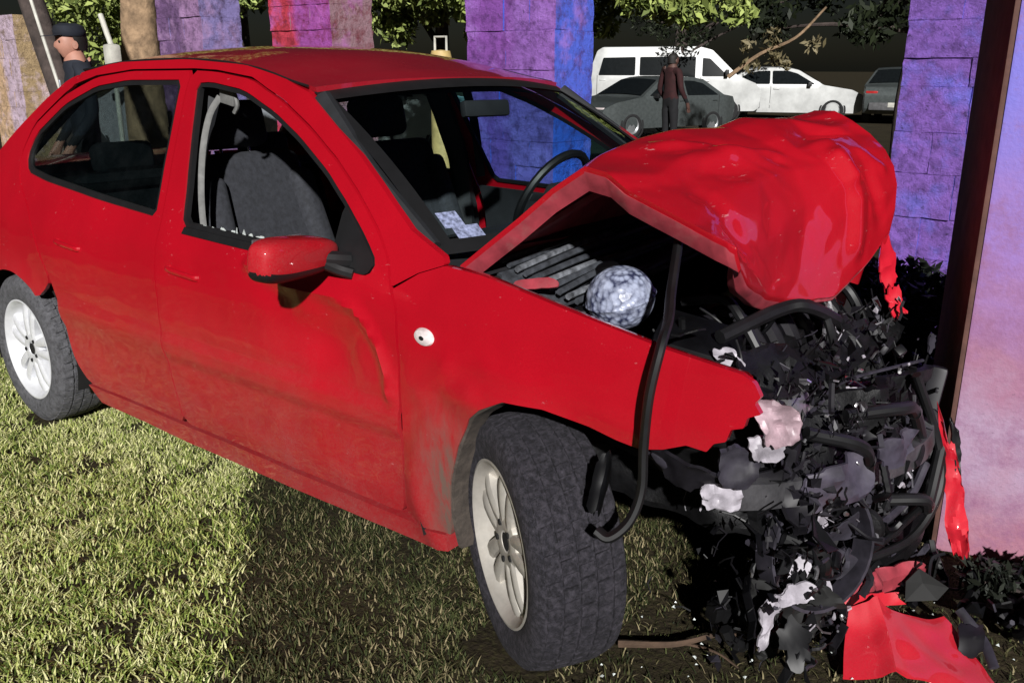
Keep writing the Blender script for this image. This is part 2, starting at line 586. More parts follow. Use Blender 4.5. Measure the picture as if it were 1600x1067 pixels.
def build_grass(name, n, box_, seed, green, label):
    rng = np.random.default_rng(seed)
    x = rng.uniform(box_[0], box_[1], n); y = rng.uniform(box_[2], box_[3], n)
    if green:          # the lawn thins out further from the wreck
        m_ = n // 4
        x[:m_] = rng.uniform(-9.5, -1, m_); y[:m_] = rng.uniform(-5, 2.4, m_)
    L = np.array([lit(a, c) for a, c in zip(x, y)])
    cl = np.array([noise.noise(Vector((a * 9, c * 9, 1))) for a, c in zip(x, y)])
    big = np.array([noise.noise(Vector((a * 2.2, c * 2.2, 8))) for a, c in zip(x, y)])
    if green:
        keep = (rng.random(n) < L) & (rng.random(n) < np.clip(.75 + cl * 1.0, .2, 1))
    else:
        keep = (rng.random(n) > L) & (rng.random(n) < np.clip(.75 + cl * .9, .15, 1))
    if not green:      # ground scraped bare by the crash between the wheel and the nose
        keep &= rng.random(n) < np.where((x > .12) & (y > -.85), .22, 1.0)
    # no blades under the tyres
    for (wx, wy, wr) in ((-2.57, -.76, .11), (-.04, -.80, .13)):
        keep &= ~((np.abs(x - wx) < wr) & (np.abs(y - wy) < .12))
    x, y, cl, big = x[keep], y[keep], cl[keep], big[keep]
    n = len(x)
    z = np.array([gz(a, c) for a, c in zip(x, y)]) - .014
    az = rng.uniform(0, 2 * np.pi, n)
    if green:
        h = rng.uniform(.010, .028, n) * (1 + .35 * cl); w = rng.uniform(.003, .0065, n)
        lean = rng.uniform(.2, 1.9, n)
    else:
        h = rng.uniform(.008, .024, n) * (1 + .4 * cl); w = rng.uniform(.0025, .005, n)
        lean = rng.uniform(.3, 1.9, n)
    la = az + rng.uniform(-.6, .6, n)
    dx, dy = np.cos(la) * lean * h, np.sin(la) * lean * h
    px, py = -np.sin(az) * w / 2, np.cos(az) * w / 2
    V = np.zeros((n, 5, 3))
    V[:, 0] = np.stack([x - px, y - py, z], 1); V[:, 1] = np.stack([x + px, y + py, z], 1)
    V[:, 2] = np.stack([x + dx * .35 + px * .8, y + dy * .35 + py * .8, z + h * .62], 1)
    V[:, 3] = np.stack([x + dx * .35 - px * .8, y + dy * .35 - py * .8, z + h * .62], 1)
    V[:, 4] = np.stack([x + dx, y + dy, z + h], 1)
    base = np.arange(n)[:, None] * 5
    loops = np.concatenate([base + np.array([[0, 1, 2, 3]]), base + np.array([[3, 2, 4]])], 1).ravel()
    starts = (np.arange(n)[:, None] * 7 + np.array([[0, 4]])).ravel()
    me = bpy.data.meshes.new(name)
    me.vertices.add(n * 5); me.vertices.foreach_set('co', V.ravel())
    me.loops.add(n * 7); me.loops.foreach_set('vertex_index', loops)
    me.polygons.add(n * 2); me.polygons.foreach_set('loop_start', starts)
    me.update()
    t = rng.random(n)
    if green:
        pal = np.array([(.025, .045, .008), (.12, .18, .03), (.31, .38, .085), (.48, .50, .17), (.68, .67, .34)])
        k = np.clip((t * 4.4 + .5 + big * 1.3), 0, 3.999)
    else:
        pal = np.array([(.014, .018, .006), (.038, .05, .014), (.07, .08, .026), (.12, .105, .048), (.30, .25, .14)])  # darker copy of the lawn colours, standing for shade
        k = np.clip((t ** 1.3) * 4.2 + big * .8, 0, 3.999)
    i0 = k.astype(int); fr = (k - i0)[:, None]
    col = pal[i0] * (1 - fr) + pal[i0 + 1] * fr
    ca = me.color_attributes.new('blade_colour', 'FLOAT_COLOR', 'POINT')
    c4 = np.ones((n, 5, 4)); c4[:, :, :3] = col[:, None, :]
    ca.data.foreach_set('color', c4.ravel())
    me.materials.append(M['grass'])
    o = bpy.data.objects.new(name, me); C.objects.link(o)
    tag(o, label, 'grass', kind='stuff')
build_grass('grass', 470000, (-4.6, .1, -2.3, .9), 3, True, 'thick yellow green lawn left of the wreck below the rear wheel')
build_grass('shaded_grass', 300000, (-2.6, 1.5, -2.1, 1.3), 4, False, 'brown green grass round the front wheel of the wreck, colour darkened as shade')

# ------------------------------------------------------------------ the wrecked red sedan
car = empty('red_sedan', (0, 0, 0))
tag(car, 'wrecked red sedan with crushed front and buckled hood on the grass', 'car')

ZS = [0, .15, .2, .3, .5, .62, .75, .86, .92, 1.36, 1.46]
WS = [.78, .785, .80, .825, .852, .862, .855, .832, .80, .615, .55]
# softened section
_zz = np.linspace(0, 1.5, 301)
_ww = np.interp(_zz, ZS, WS)
_k = np.exp(-np.linspace(-2, 2, 13) ** 2); _k /= _k.sum()
_ww = np.convolve(np.pad(_ww, 6, 'edge'), _k, 'valid')

ARC = [(-1.04, .868), (-.93, .848), (-.80, .826), (-.68, .826), (-.585, .81), (-.515, .765), (-.455, .69), (-.43, .60)]
_arc = catmull([(p[0], p[1], 0) for p in ARC], 40)
_arcn = np.array([(p.x, p.y) for p in _arc])

def dents(x, z):
    """outward offset of the near side: moulding, arch lips, crash dents"""
    d = .009 * (ss(.495, .507, z) - ss(.563, .575, z)) * (1 if x < -.40 else 0)
    for cx, cz, r0 in ((-2.57, .315, .335), (-.03, .33, .345)):
        r = math.hypot(x - cx, z - cz)
        d += .014 * math.exp(-((r - r0) / .035) ** 2)
    if -1.3 < x < -.38:
        dd = np.sqrt(((_arcn - (x, z)) ** 2).sum(1)).min()
        d += .016 * math.exp(-(dd / .016) ** 2)
        d -= .032 * math.exp(-((x + .66) / .17) ** 2 - ((z - .70) / .095) ** 2)
        d += .012 * math.exp(-((x + .78) / .05) ** 2 - ((z - .79) / .03) ** 2)
        d += .010 * math.exp(-((x + .56) / .05) ** 2 - ((z - .68) / .045) ** 2)
    if x > -.42:
        # two creases on the fender behind the wheel arch
        for (ax, az, bx, bz) in ((-.335, .63, -.235, .72), (-.235, .655, -.155, .675), (-.12, .74, .3, .70)):
            ex, ez = bx - ax, bz - az
            t = min(1, max(0, ((x - ax) * ex + (z - az) * ez) / (ex * ex + ez * ez)))
            q = math.hypot(x - ax - ex * t, z - az - ez * t)
            d += .010 * math.exp(-(q / .016) ** 2) * (1 if ax < -.13 else .5)
        d -= .012 * math.exp(-((x + .24) / .06) ** 2 - ((z - .61) / .05) ** 2)
        d += .008 * noise.noise(Vector((x * 6, z * 6, 2))) * ss(-.1, .5, x)
    d += .003 * noise.noise(Vector((x * 3, z * 3, 9))) + .0018 * noise.noise(Vector((x * 11, z * 11, 4)))
    return d

def halfw(x, z):
    w = float(np.interp(z, _zz, _ww))
    if x < -2.55:
        t = (-2.55 - x)
        w -= .10 * t * t
    return w

def near(x, z): return (x, -(halfw(x, z) + dents(x, z)), z)
def far(x, z): return (x, halfw(x, z), z)

# windows and outlines in side elevation
RW = [(-2.571, 1.077), (-2.545, 1.165), (-2.382, 1.278), (-2.182, 1.348), (-1.977, 1.372), (-1.637, 1.376), (-1.581, .943), (-1.931, .963), (-2.378, .999), (-2.535, 1.022)]
FW = [(-1.545, 1.366), (-1.47, 1.371), (-1.287, 1.350), (-1.103, 1.289), (-.957, 1.223), (-.813, 1.144), (-.689, 1.061), (-.583, .982), (-.528, .933), (-.545, .896), (-.60, .90), (-.72, .915), (-1.096, .920), (-1.426, .928)]
RDOOR = [(-1.502, .245), (-1.506, .5), (-1.512, .70), (-1.545, .93), (-1.607, 1.406), (-1.98, 1.402), (-2.20, 1.379), (-2.41, 1.306), (-2.575, 1.195), (-2.615, 1.08), (-2.575, .99), (-2.42, .88), (-2.327, .765), (-2.245, .645), (-2.215, .56), (-2.205, .45), (-2.195, .33), (-2.15, .245)]
FDOOR = [(-1.495, .245), (-1.499, .5), (-1.505, .70), (-1.538, .93), (-1.60, 1.406), (-1.47, 1.402), (-1.27, 1.381), (-1.08, 1.318), (-.935, 1.251), (-.79, 1.172), (-.665, 1.09), (-.555, 1.005), (-.495, .945), (-.462, .885), (-.425, .84), (-.403, .70), (-.40, .58), (-.41, .42), (-.44, .265), (-.46, .245)]
RAIL = [(-2.345, 1.352), (-2.21, 1.386), (-1.98, 1.4085), (-1.60, 1.4125), (-1.47, 1.4085), (-1.268, 1.388), (-1.077, 1.325), (-.931, 1.258), (-.786, 1.179), (-.661, 1.097), (-.55, 1.012), (-.489, .951), (-.452, .884), (-.378, .9262), (-.30, .9542), (-.31, .972), (-.439, 1.022), (-.696, 1.19), (-.975, 1.348), (-1.117, 1.388), (-1.332, 1.424), (-1.668, 1.442), (-2.115, 1.432), (-2.33, 1.395)]
FENDER = [(-.30, .9525), (-.184, .946), (.105, .905), (.336, .874), (.505, .858), (.532, .846), (.548, .822), (.538, .808), (.553, .79), (.528, .778), (.524, .757), (.499, .748), (.492, .722), (.468, .712), (.455, .692), (.41, .694), (.36, .672), (.308, .658), (.25, .664), (.179, .676), (.059, .688), (-.051, .681), (-.12, .645), (-.16, .61), (-.207, .52), (-.245, .41), (-.262, .31), (-.275, .235), (-.385, .23), (-.432, .255), (-.402, .42), (-.392, .58), (-.395, .70), (-.416, .835), (-.445, .88), (-.375, .925)]
SILL = [(-2.17, .232), (-.40, .222), (-.30, .225), (-.30, .17), (-.40, .155), (-1.5, .15), (-2.12, .165)]
QUART = [(-2.339, 1.349), (-2.415, 1.314), (-2.583, 1.199), (-2.625, 1.08), (-2.585, .983), (-2.428, .873), (-2.335, .758), (-2.255, .645)] + \
        [(-2.57 + .325 * math.cos(R(a)), .32 + .325 * math.sin(R(a))) for a in range(48, 181, 12)] + \
        [(-2.90, .24), (-3.40, .30), (-3.47, .5), (-3.47, .80), (-3.44, .97), (-3.0, .995), (-2.93, 1.01), (-2.75, 1.15), (-2.55, 1.29), (-2.40, 1.372), (-2.33, 1.39)]

def side_set(surf, inward, flip, side):
    d1 = panel('front_door', smooth_poly(FDOOR), surf, M['red'], car, [smooth_poly(FW)], inward=inward, flip=flip, step=.018 if side < 0 else .05)
    d2 = panel('rear_door', smooth_poly(RDOOR), surf, M['red'], car, [smooth_poly(RW)], inward=inward, flip=flip, step=.03 if side < 0 else .05)
    panel('side_rail', smooth_poly(RAIL, 1, .004), surf, M['red_clean'], car, inward=inward, flip=flip, step=.03, thick=.02)
    panel('rear_quarter', smooth_poly(QUART), surf, M['red'], car, inward=inward, flip=flip, step=.04)
    panel('sill', SILL, surf, M['red'], car, inward=inward, flip=flip, step=.04, thick=.05)
    return d1, d2
fd, rd = side_set(near, (0, 1, 0), True, -1)
lfd, lrd = side_set(far, (0, -1, 0), False, 1)
fender = panel('front_fender', smooth_poly(FENDER, 1, .002), near, M['red_fender'], car, inward=(0, 1, 0), flip=True, step=.022)

# far-side fender, pushed back and shortened by the pillar
FENDER2 = [(-.30, .9525), (-.184, .946), (.05, .915), (.16, .90), (.22, .78), (.2, .676), (.059, .688), (-.051, .681), (-.16, .61), (-.207, .52), (-.262, .31), (-.275, .235), (-.385, .23), (-.432, .255), (-.392, .58), (-.416, .835), (-.445, .88), (-.375, .925)]
def far_crumpled(x, z):
    y = halfw(x, z)
    return (x + .02 * noise.noise(Vector((x * 7, z * 7, 4))), y + ss(-.2, .25, x) * .06 * noise.noise(Vector((x * 9, z * 9, 7))), z)
panel('front_fender', FENDER2, far_crumpled, M['red'], car, inward=(0, -1, 0), flip=False, step=.04)

# flange along the top of the near fender and its torn arch liner
top = [(-.30, .952), (-.184, .945), (.105, .904), (.336, .873), (.505, .857)]
V, F = [], []
P = catmull([(a, 0, c) for a, c in top], 6)
for p in P:
    x, y, z = near(p.x, p.z)
    V += [Vector((x, y + .012, z + .001)), Vector((x, y + .03, z - .002)), Vector((x, y + .055, z - .018)), Vector((x, y + .06, z - .05))]
for i in range(len(P) - 1):
    for k in range(3):
        a = i * 4 + k
        F.append((a, a + 1, a + 5, a + 4))
mesh_obj('fender_flange', V, F, M['red_clean'], fender, sharp=60)

# arch liner: half drum of dark plastic inside each wheel opening
def liner(cx, cz, r, ysign, mat, a0=-20, a1=200):
    V, F = [], []
    n = 20
    for k in range(n + 1):
        a = R(a0 + (a1 - a0) * k / n)
        for yy in (.825, .55, .53):
            rr = r if yy > .54 else r * .2
            V.append((cx + rr * math.cos(a), ysign * yy, cz + rr * math.sin(a)))
    for k in range(n):
        for j in range(2):
            q = k * 3 + j
            F.append((q, q + 1, q + 4, q + 3))
    return mesh_obj('wheel_arch_liner', V, F, mat, car)
liner(-2.57, .32, .36, -1, M['under'])
liner(-2.57, .32, .36, 1, M['under'])
liner(-.03, .33, .375, 1, M['under'])
liner(-.03, .33, .352, -1, M['under'], 78, 200)
# dusty inner edge of the arch behind the front wheel
V, F = [], []
pts = [(-.262, .20), (-.262, .31), (-.248, .41), (-.21, .52), (-.163, .61), (-.12, .648), (-.055, .684), (.05, .692)]
P = catmull([(a, 0, c) for a, c in pts], 5)
for p in P:
    x, y, z = near(p.x, p.z)
    V += [Vector((x + .001, y + .004, z - .001)), Vector((x + .009, y + .008, z - .006)), Vector((x + .014, y + .06, z - .012))]
for i in range(len(P) - 1):
    for k in range(2):
        a = i * 3 + k
        F.append((a, a + 1, a + 4, a + 3))
M['dust_edge'] = plain('dusty_arch_edge', (.06, .048, .04), .9, var=.5, scale=30, bmp=.4, dust=.3, dustcol=(.05, .04, .035))
mesh_obj('arch_edge', V, F, M['dust_edge'], fender)
# roof
def rail_at(x):
    xs = [-2.33, -2.115, -1.668, -1.332, -1.117, -.975]
    zs = [1.395, 1.432, 1.442, 1.424, 1.388, 1.348]
    return float(np.interp(x, xs, zs))
_rx = np.linspace(-2.345, -.955, 40)
_rzv = np.convolve(np.pad([rail_at(x) for x in _rx], 4, 'edge'), np.ones(9) / 9, 'valid')
def roof_pt(x, t):
    zr = float(np.interp(x, _rx, _rzv))
    w = halfw(x, zr) - .012
    y = w * t
    crown = .052 * (1 - .35 * ss(-1.35, -.95, x)) * (1 - .5 * ss(-1.9, -2.35, x))
    bowx = 0
    if x > -1.3: bowx = .05 * (1 - t * t) * ss(-1.3, -.95, x)
    z = zr + .004 + crown * (1 - abs(t) ** 2.4) - .03 * (1 - t * t) * ss(-1.05, -.95, x) * .3
    return (x + bowx, y, z)
V, F = [], []
nx, ny = 44, 25
for i in range(nx):
    x = -2.34 + (2.34 - .962) * i / (nx - 1)
    for j in range(ny):
        V.append(roof_pt(x, -1 + 2 * j / (ny - 1)))
for i in range(nx - 1):
    for j in range(ny - 1):
        a = i * ny + j
        F.append((a, a + ny, a + ny + 1, a + 1))
N = len(V)
V += [(v[0], v[1] * .99, v[2] - .018) for v in V]
F += [tuple(k + N for k in f[::-1]) for f in F]
for i in range(nx - 1):
    for j, s in ((0, 1), (ny - 1, -1)):
        a = i * ny + j
        F.append((a, a + N, a + ny + N, a + ny)[::s])
for j in range(ny - 1):
    a = (nx - 1) * ny + j
    F.append((a, a + N, a + 1 + N, a + 1))
M['red_roof'] = paint_mat('red_roof_paint', (.36, .005, .018), .12, 1.2, 1.75)
roof = mesh_obj('roof', V, F, M['red_roof'], car)
# black ditch mouldings
for s in (-1, 1):
    pts = []
    for x in np.linspace(-2.33, -.99, 16):
        p = roof_pt(x, 1)
        pts.append((p[0], s * (p[1] + .006), p[2] - .001))
    tube('roof_moulding', pts, .004, M['black_trim'], roof, 6, 2)
# headliner
V2 = [(v[0], v[1] * .93, v[2] - .05) for v in V[:N]]
mesh_obj('headliner', V2, F[:(nx - 1) * (ny - 1)], M['lining'], car)

# windscreen: bowed glass with a black border
def ws(u, v):      # u across -1..1, v 0 bottom..1 top
    top = Vector((-.968 + .055 * (1 - u * u), .605 * u, 1.345 + .036 * (1 - u * u)))
    bot = Vector((-.375 + .14 * (1 - u * u), .715 * u, .962 - .006 * u * u))
    p = bot.lerp(top, v)
    p += Vector((.03, 0, .03)) * math.sin(math.pi * v) * .5
    return p
def ws_patch(name, u0, u1, v0, v1, nu, nv, mat, parent, off=0.0):
    V, F = [], []
    for j in range(nv + 1):
        for i in range(nu + 1):
            p = ws(u0 + (u1 - u0) * i / nu, v0 + (v1 - v0) * j / nv)
            V.append(p + Vector((.55, 0, .83)) * off)
    for j in range(nv):
        for i in range(nu):
            a = j * (nu + 1) + i
            F.append((a, a + 1, a + nu + 2, a + nu + 1))
    return mesh_obj(name, V, F, mat, parent)
wsg = ws_patch('windscreen', -1, 1, 0, 1, 20, 12, M['glass'], car)
ws_patch('screen_border', -1, -.935, 0, 1, 2, 12, M['black_trim'], wsg, .003)
ws_patch('screen_border', .935, 1, 0, 1, 2, 12, M['black_trim'], wsg, .003)
ws_patch('screen_border', -.935, .935, .93, 1, 16, 2, M['black_trim'], wsg, .003)
ws_patch('screen_border', -.935, .935, 0, .07, 16, 2, M['black_trim'], wsg, .003)
# rear screen, boot lid, tail
V, F = [], []
for j in range(9):
    for i in range(13):
        u, v = -1 + i / 6, j / 8
        t = Vector((-2.34 - .03 * (1 - u * u), .54 * u, 1.395 + .03 * (1 - u * u)))
        bt = Vector((-2.93 - .06 * (1 - u * u), .66 * u, 1.005))
        V.append(bt.lerp(t, v) + Vector((-.02, 0, .03)) * math.sin(math.pi * v))
for j in range(8):
    for i in range(12):
        a = j * 13 + i
        F.append((a, a + 13, a + 14, a + 1))
mesh_obj('rear_screen', V, F, M['glass'], car)
V, F = [], []
for j, (x, z) in enumerate([(-2.93, .995), (-3.0, 1.0), (-3.2, .995), (-3.4, .985), (-3.46, .965), (-3.48, .9), (-3.49, .7), (-3.47, .62)]):
    for i in range(13):
        u = -1 + i / 6
        V.append((x - .04 * (1 - u * u), .69 * u, z + .012 * (1 - u * u)))
for j in range(7):
    for i in range(12):
        a = j * 13 + i
        F.append((a, a + 13, a + 14, a + 1))
mesh_obj('boot_lid', V, F, M['red'], car)
box('rear_bumper', (-3.42, 0, .45), (.22, 1.56, .30), M['red'], car, bev=.06, seg=3)
for s in (-1, 1):
    box('tail_lamp', (-3.475, s * .60, .78), (.06, .26, .2), plain('tail_lens', (.3, .01, .015), .2), car, bev=.02)

# rubber seals behind the door gaps
for nm_, pts_ in (('door_seal', RAIL[:13]), ('door_seal', [(-1.50, .25), (-1.503, .6), (-1.52, .83), (-1.542, .93), (-1.603, 1.405)])):
    tube(nm_, [(x, near(x, z)[1] + .030, z) for x, z in pts_], .014, M['black_trim'], car, 6, 3)

# front door parts
panel('window_seal', smooth_poly([(-1.405, .931), (-1.096, .923), (-.72, .918), (-.60, .903), (-.60, .884), (-.72, .896), (-1.096, .903), (-1.41, .911)], 0), lambda x, z: (x, near(x, z)[1] - .004, z), M['black_trim'], fd, thick=.02, flip=True, step=.03)
def ring(name, poly, w, surf, mat, parent, off, flip, thick=.016, inward=(0, 1, 0)):
    """a trim strip inside a window opening"""
    c = Vector((sum(p[0] for p in poly) / len(poly), sum(p[1] for p in poly) / len(poly)))
    n = len(poly)
    inner = []
    for i in range(n):
        a, b, d = Vector(poly[i - 1]), Vector(poly[i]), Vector(poly[(i + 1) % n])
        e1 = (b - a).normalized(); e2 = (d - b).normalized()
        nn = Vector((e1.y + e2.y, -(e1.x + e2.x))).normalized()
        if (c - b).dot(nn) < 0: nn = -nn
        inner.append(tuple(b + nn * w))
    return panel(name, poly, lambda x, z: (x, surf(x, z)[1] + off, z), mat, parent, [inner], step=.03, thick=thick, flip=flip, inward=inward)
ring('window_trim', smooth_poly(FW), .016, near, M['black_trim'], fd, .005, True)
ring('window_trim', smooth_poly(RW), .018, near, M['black_trim'], rd, .005, True)
ring('window_trim', smooth_poly(FW), .016, far, M['black_trim'], lfd, -.005, False, inward=(0, -1, 0))
ring('window_trim', smooth_poly(RW), .018, far, M['black_trim'], lrd, -.005, False, inward=(0, -1, 0))
panel('window_glass', smooth_poly(RW), lambda x, z: (x, near(x, z)[1] + .014, z), M['glass_tint'], rd, thick=.004, flip=True, step=.06)
panel('window_glass', smooth_poly(RW), lambda x, z: (x, far(x, z)[1] - .014, z), M['glass'], lrd, thick=.004, step=.06, inward=(0, -1, 0))
panel('window_glass', smooth_poly(FW), lambda x, z: (x, far(x, z)[1] - .014, z), M['glass_teal'], lfd, thick=.004, step=.06, inward=(0, -1, 0))
# inner door skins
INN = [(-1.47, .25), (-1.47, .91), (-.62, .89), (-.47, .83), (-.44, .6), (-.47, .25)]
INR = [(-2.2, .25), (-2.2, .55), (-2.4, .93), (-1.60, .93), (-1.53, .9), (-1.53, .25)]
for s, sf in ((1, near), (-1, far)):
    for P_, pr in ((INN, fd if s > 0 else lfd), (INR, rd if s > 0 else lrd)):
        panel('door_card', P_, (lambda x, z, sf=sf, s=s: (x, sf(x, z)[1] + s * .06, z)), M['interior'], pr, thick=.02, inward=(0, s, 0), step=.08, flip=s > 0)
# sail panel under the mirror
panel('mirror_sail', smooth_poly([(-.70, 1.062), (-.672, 1.045), (-.583, .975), (-.532, .93), (-.548, .899), (-.60, .90), (-.70, .915)]), lambda x, z: (x, near(x, z)[1] - .006, z), M['black_trim'], fd, thick=.03, flip=True, step=.03)
# mirror: an egg-shaped shell with a black underside
mir = empty('door_mirror', (0, 0, 0), parent=car)
V, F = [], []
nu, nv = 44, 32
for j in range(nv + 1):
    ph = -math.pi / 2 + math.pi * j / nv
    for i in range(nu):
        th = 2 * math.pi * i / nu
        ex = lambda c, p: math.copysign(abs(c) ** p, c)
        x = .062 * ex(math.cos(ph), .45) * ex(math.cos(th), .6)
        z = .053 * ex(math.cos(ph), .45) * ex(math.sin(th), .62)
        y = .15 * ex(math.sin(ph), .7)
        z *= 1 - .18 * (y / .15)
        if x < 0: x *= .5
        V.append((x, y, z))
for j in range(nv):
    for i in range(nu):
        i2 = (i + 1) % nu
        F.append((j * nu + i, j * nu + i2, (j + 1) * nu + i2, (j + 1) * nu + i))
fm = []
for f in F:
    zc = sum(V[k][2] for k in f) / 4
    fm.append(1 if zc < -.024 else 0)
mo = mesh_obj('mirror_shell', V, F, None, mir, mats=[M['red_clean'], M['black_trim']], fm=fm, sharp=60)
place(mo, (-.685, -.945, .952), (R(-4), R(4), R(12)))
mg = box('mirror_glass', (-.722, -.962, .957), (.006, .19, .09), M['chrome'], mir, rot=(R(-4), R(4), R(12)), bev=.003)
tube('mirror_arm', [(-.66, -.86, .935), (-.645, -.83, .93), (-.635, -.80, .925)], .024, M['black_trim'], mir, 10, 3)
tube('mirror_foot', [(-.66, -.875, .93), (-.63, -.835, .905), (-.60, -.815, .895)], .016, M['black_trim'], mir, 8, 3)
# door handles, lock, repeater
for xh, d in ((-1.36, fd), (-2.10, rd)):
    h = near(xh, .80)
    tube('door_handle', [(xh - .085, h[1] + .002, .805), (xh - .07, h[1] - .009, .80), (xh + .06, h[1] - .009, .792), (xh + .08, h[1] + .002, .79)], .010, M['red'], d, 8, 4, .8)
p = near(-.315, .782)
rep = lathe('side_repeater', [(.0001, -.012), (.012, -.0115), (.021, -.008), (.025, 0.0), (.025, .01)], M['lamp_clear'], fender, 20)
rep.scale = (1.35, 1, .85)
place(rep, (p[0], p[1] + .001, p[2]), (0, R(8), 0)); rep.scale = (1.35, 1, .9)
lathe('repeater_bulb', [(.0001, -.013), (.006, -.013), (.007, 0)], M['black_trim'], rep, 10)

# broken glass along the front window sill
rnd = random.Random(8)
for k in range(15):
    x = rnd.uniform(-1.34, -.85)
    s_ = rnd.uniform(.014, .04)
    p = near(x, .925)
    sheet('glass_shard', [(x - s_, p[1] + .016, .922), (x + s_, p[1] + .012, .922), (x + s_ * rnd.uniform(-.2, .8), p[1] + .02, .925 + rnd.uniform(.01, .035)), (x - s_ * .7, p[1] + .024, .925 + rnd.uniform(.003, .02))], M['shard'], fd, 3, 3, .002, k, .1, .003)

# ---- interior
box('floor_pan', (-1.75, 0, .19), (3.1, 1.46, .06), M['under'], car, bev=.01)
box('bulkhead', (-.30, 0, .56), (.03, 1.40, .66), M['under'], car, bev=.01)
box('rear_bulkhead', (-2.62, 0, .58), (.04, 1.3, .75), M['under'], car, bev=.01)
box('parcel_shelf', (-2.62, 0, .955), (.5, 1.26, .03), M['interior'], car)
# dashboard
V, F = [], []
prof = [(-.30, .90), (-.40, .935), (-.55, .945), (-.66, .93), (-.71, .88), (-.69, .72), (-.60, .60), (-.35, .58)]
for j, y in enumerate(np.linspace(-.70, .70, 15)):
    hump = .05 * math.exp(-((y - .36) / .17) ** 2)
    for (x, z) in prof:
        V.append((x, y, z + (hump if x < -.5 and z > .8 else 0)))
for j in range(14):
    for i in range(len(prof) - 1):
        a = j * len(prof) + i
        F.append((a, a + 1, a + len(prof) + 1, a + len(prof)))
mesh_obj('dashboard', V, F, M['interior'], car)
for u0, u1, v0, v1 in ((-.925, -.84, .12, .20), (-.90, -.79, .065, .125)):
    ws_patch('screen_sticker', u0, u1, v0, v1, 4, 4, M['paper'], wsg, .004)

def seat(x, y, front=True):
    s = empty('seat', (0, 0, 0), parent=car)
    def pad(name, c, size, rot, bev):
        return box(name, c, size, M['seat'], s, rot, bev, 4)
    pad('cushion', (x + .06, y, .50), (.52, .50, .17), (0, R(-6), 0), .07)
    pad('backrest', (x - .24, y, .82), (.15, .48, .62), (0, R(-20), 0), .07)
    for q in (-1, 1):
        pad('bolster', (x - .20, y + q * .20, .80), (.17, .10, .50), (0, R(-20), R(q * 12)), .045)
        tube('headrest_post', [(x - .34, y + q * .06, 1.08), (x - .365, y + q * .06, 1.17)], .006, M['chrome'], s, 6, 2)
    pad('headrest', (x - .375, y, 1.215), (.11, .27, .17), (0, R(-12), 0), .05)
    return s
seat(-1.36, -.37); seat(-1.36, .37)
sb = empty('rear_seat', (0, 0, 0), parent=car)
box('cushion', (-2.15, 0, .50), (.5, 1.22, .18), M['seat'], sb, bev=.06, seg=3)
box('backrest', (-2.42, 0, .76), (.16, 1.22, .48), M['seat'], sb, (0, R(-20), 0), .06, 3)
for y in (-.36, .36):
    box('headrest', (-2.53, y, 1.05), (.1, .26, .13), M['seat'], sb, (0, R(-10), 0), .045, 3)
# B pillar trims and belts
for s in (-1, 1):
    tube('pillar_trim', [(-1.575, s * .545, 1.36), (-1.56, s * .635, 1.15), (-1.55, s * .70, .93), (-1.53, s * .72, .3)], .045, M['interior'], car, 8, 3, .5)
    tube('pillar_trim', [(-.94, s * .60, 1.33), (-.68, s * .675, 1.15), (-.40, s * .725, .97)], .03, M['interior'], car, 8, 3, .7)
    tube('pillar_trim', [(-2.36, s * .55, 1.36), (-2.62, s * .62, 1.17), (-2.85, s * .68, 1.0)], .06, M['interior'], car, 8, 3, .5)
bl = tube('seat_belt', [(-1.455, -.590, 1.325), (-1.475, -.62, 1.27), (-1.48, -.65, 1.18), (-1.465, -.68, 1.08), (-1.45, -.70, .97), (-1.43, -.71, .85)], .010, M['belt'], car, 8, 5, .18)
box('belt_anchor', (-1.42, -.585, 1.325), (.075, .012, .05), M['belt'], bl, (0, R(10), 0), .004)
tube('belt_guide', [(-1.385, -.583, 1.335), (-1.37, -.587, 1.30), (-1.385, -.59, 1.275)], .007, M['belt'], bl, 6, 3)
tube('seat_belt', [(-1.47, .648, 1.325), (-1.47, .70, 1.18), (-1.46, .73, .95)], .019, M['interior'], car, 8, 5, .2)
# steering wheel
sw = empty('steering_wheel', (-.80, .36, .955), parent=car)
sw.rotation_euler = (0, R(-62), 0)
V, F = [], []
for i in range(28):
    a = 2 * math.pi * i / 28
    for k in range(8):
        t = 2 * math.pi * k / 8
        rr = .185 + .016 * math.cos(t)
        V.append((rr * math.cos(a), rr * math.sin(a), .016 * math.sin(t)))
for i in range(28):
    for k in range(8):
        F.append((i * 8 + k, ((i + 1) % 28) * 8 + k, ((i + 1) % 28) * 8 + (k + 1) % 8, i * 8 + (k + 1) % 8))
mesh_obj('rim', V, F, M['rubber_hose'], sw)
box('hub', (0, 0, -.02), (.14, .15, .05), M['interior'], sw, bev=.02)
for a in (80, -80, 180):
    o = box('spoke', (.11 * math.cos(R(a)), .11 * math.sin(R(a)), -.01), (.13, .03, .015), M['interior'], sw, (0, 0, R(a)), .005)
box('inner_mirror', (-.84, .02, 1.285), (.03, .2, .055), M['interior'], car, (0, R(-10), R(-10)), .012)

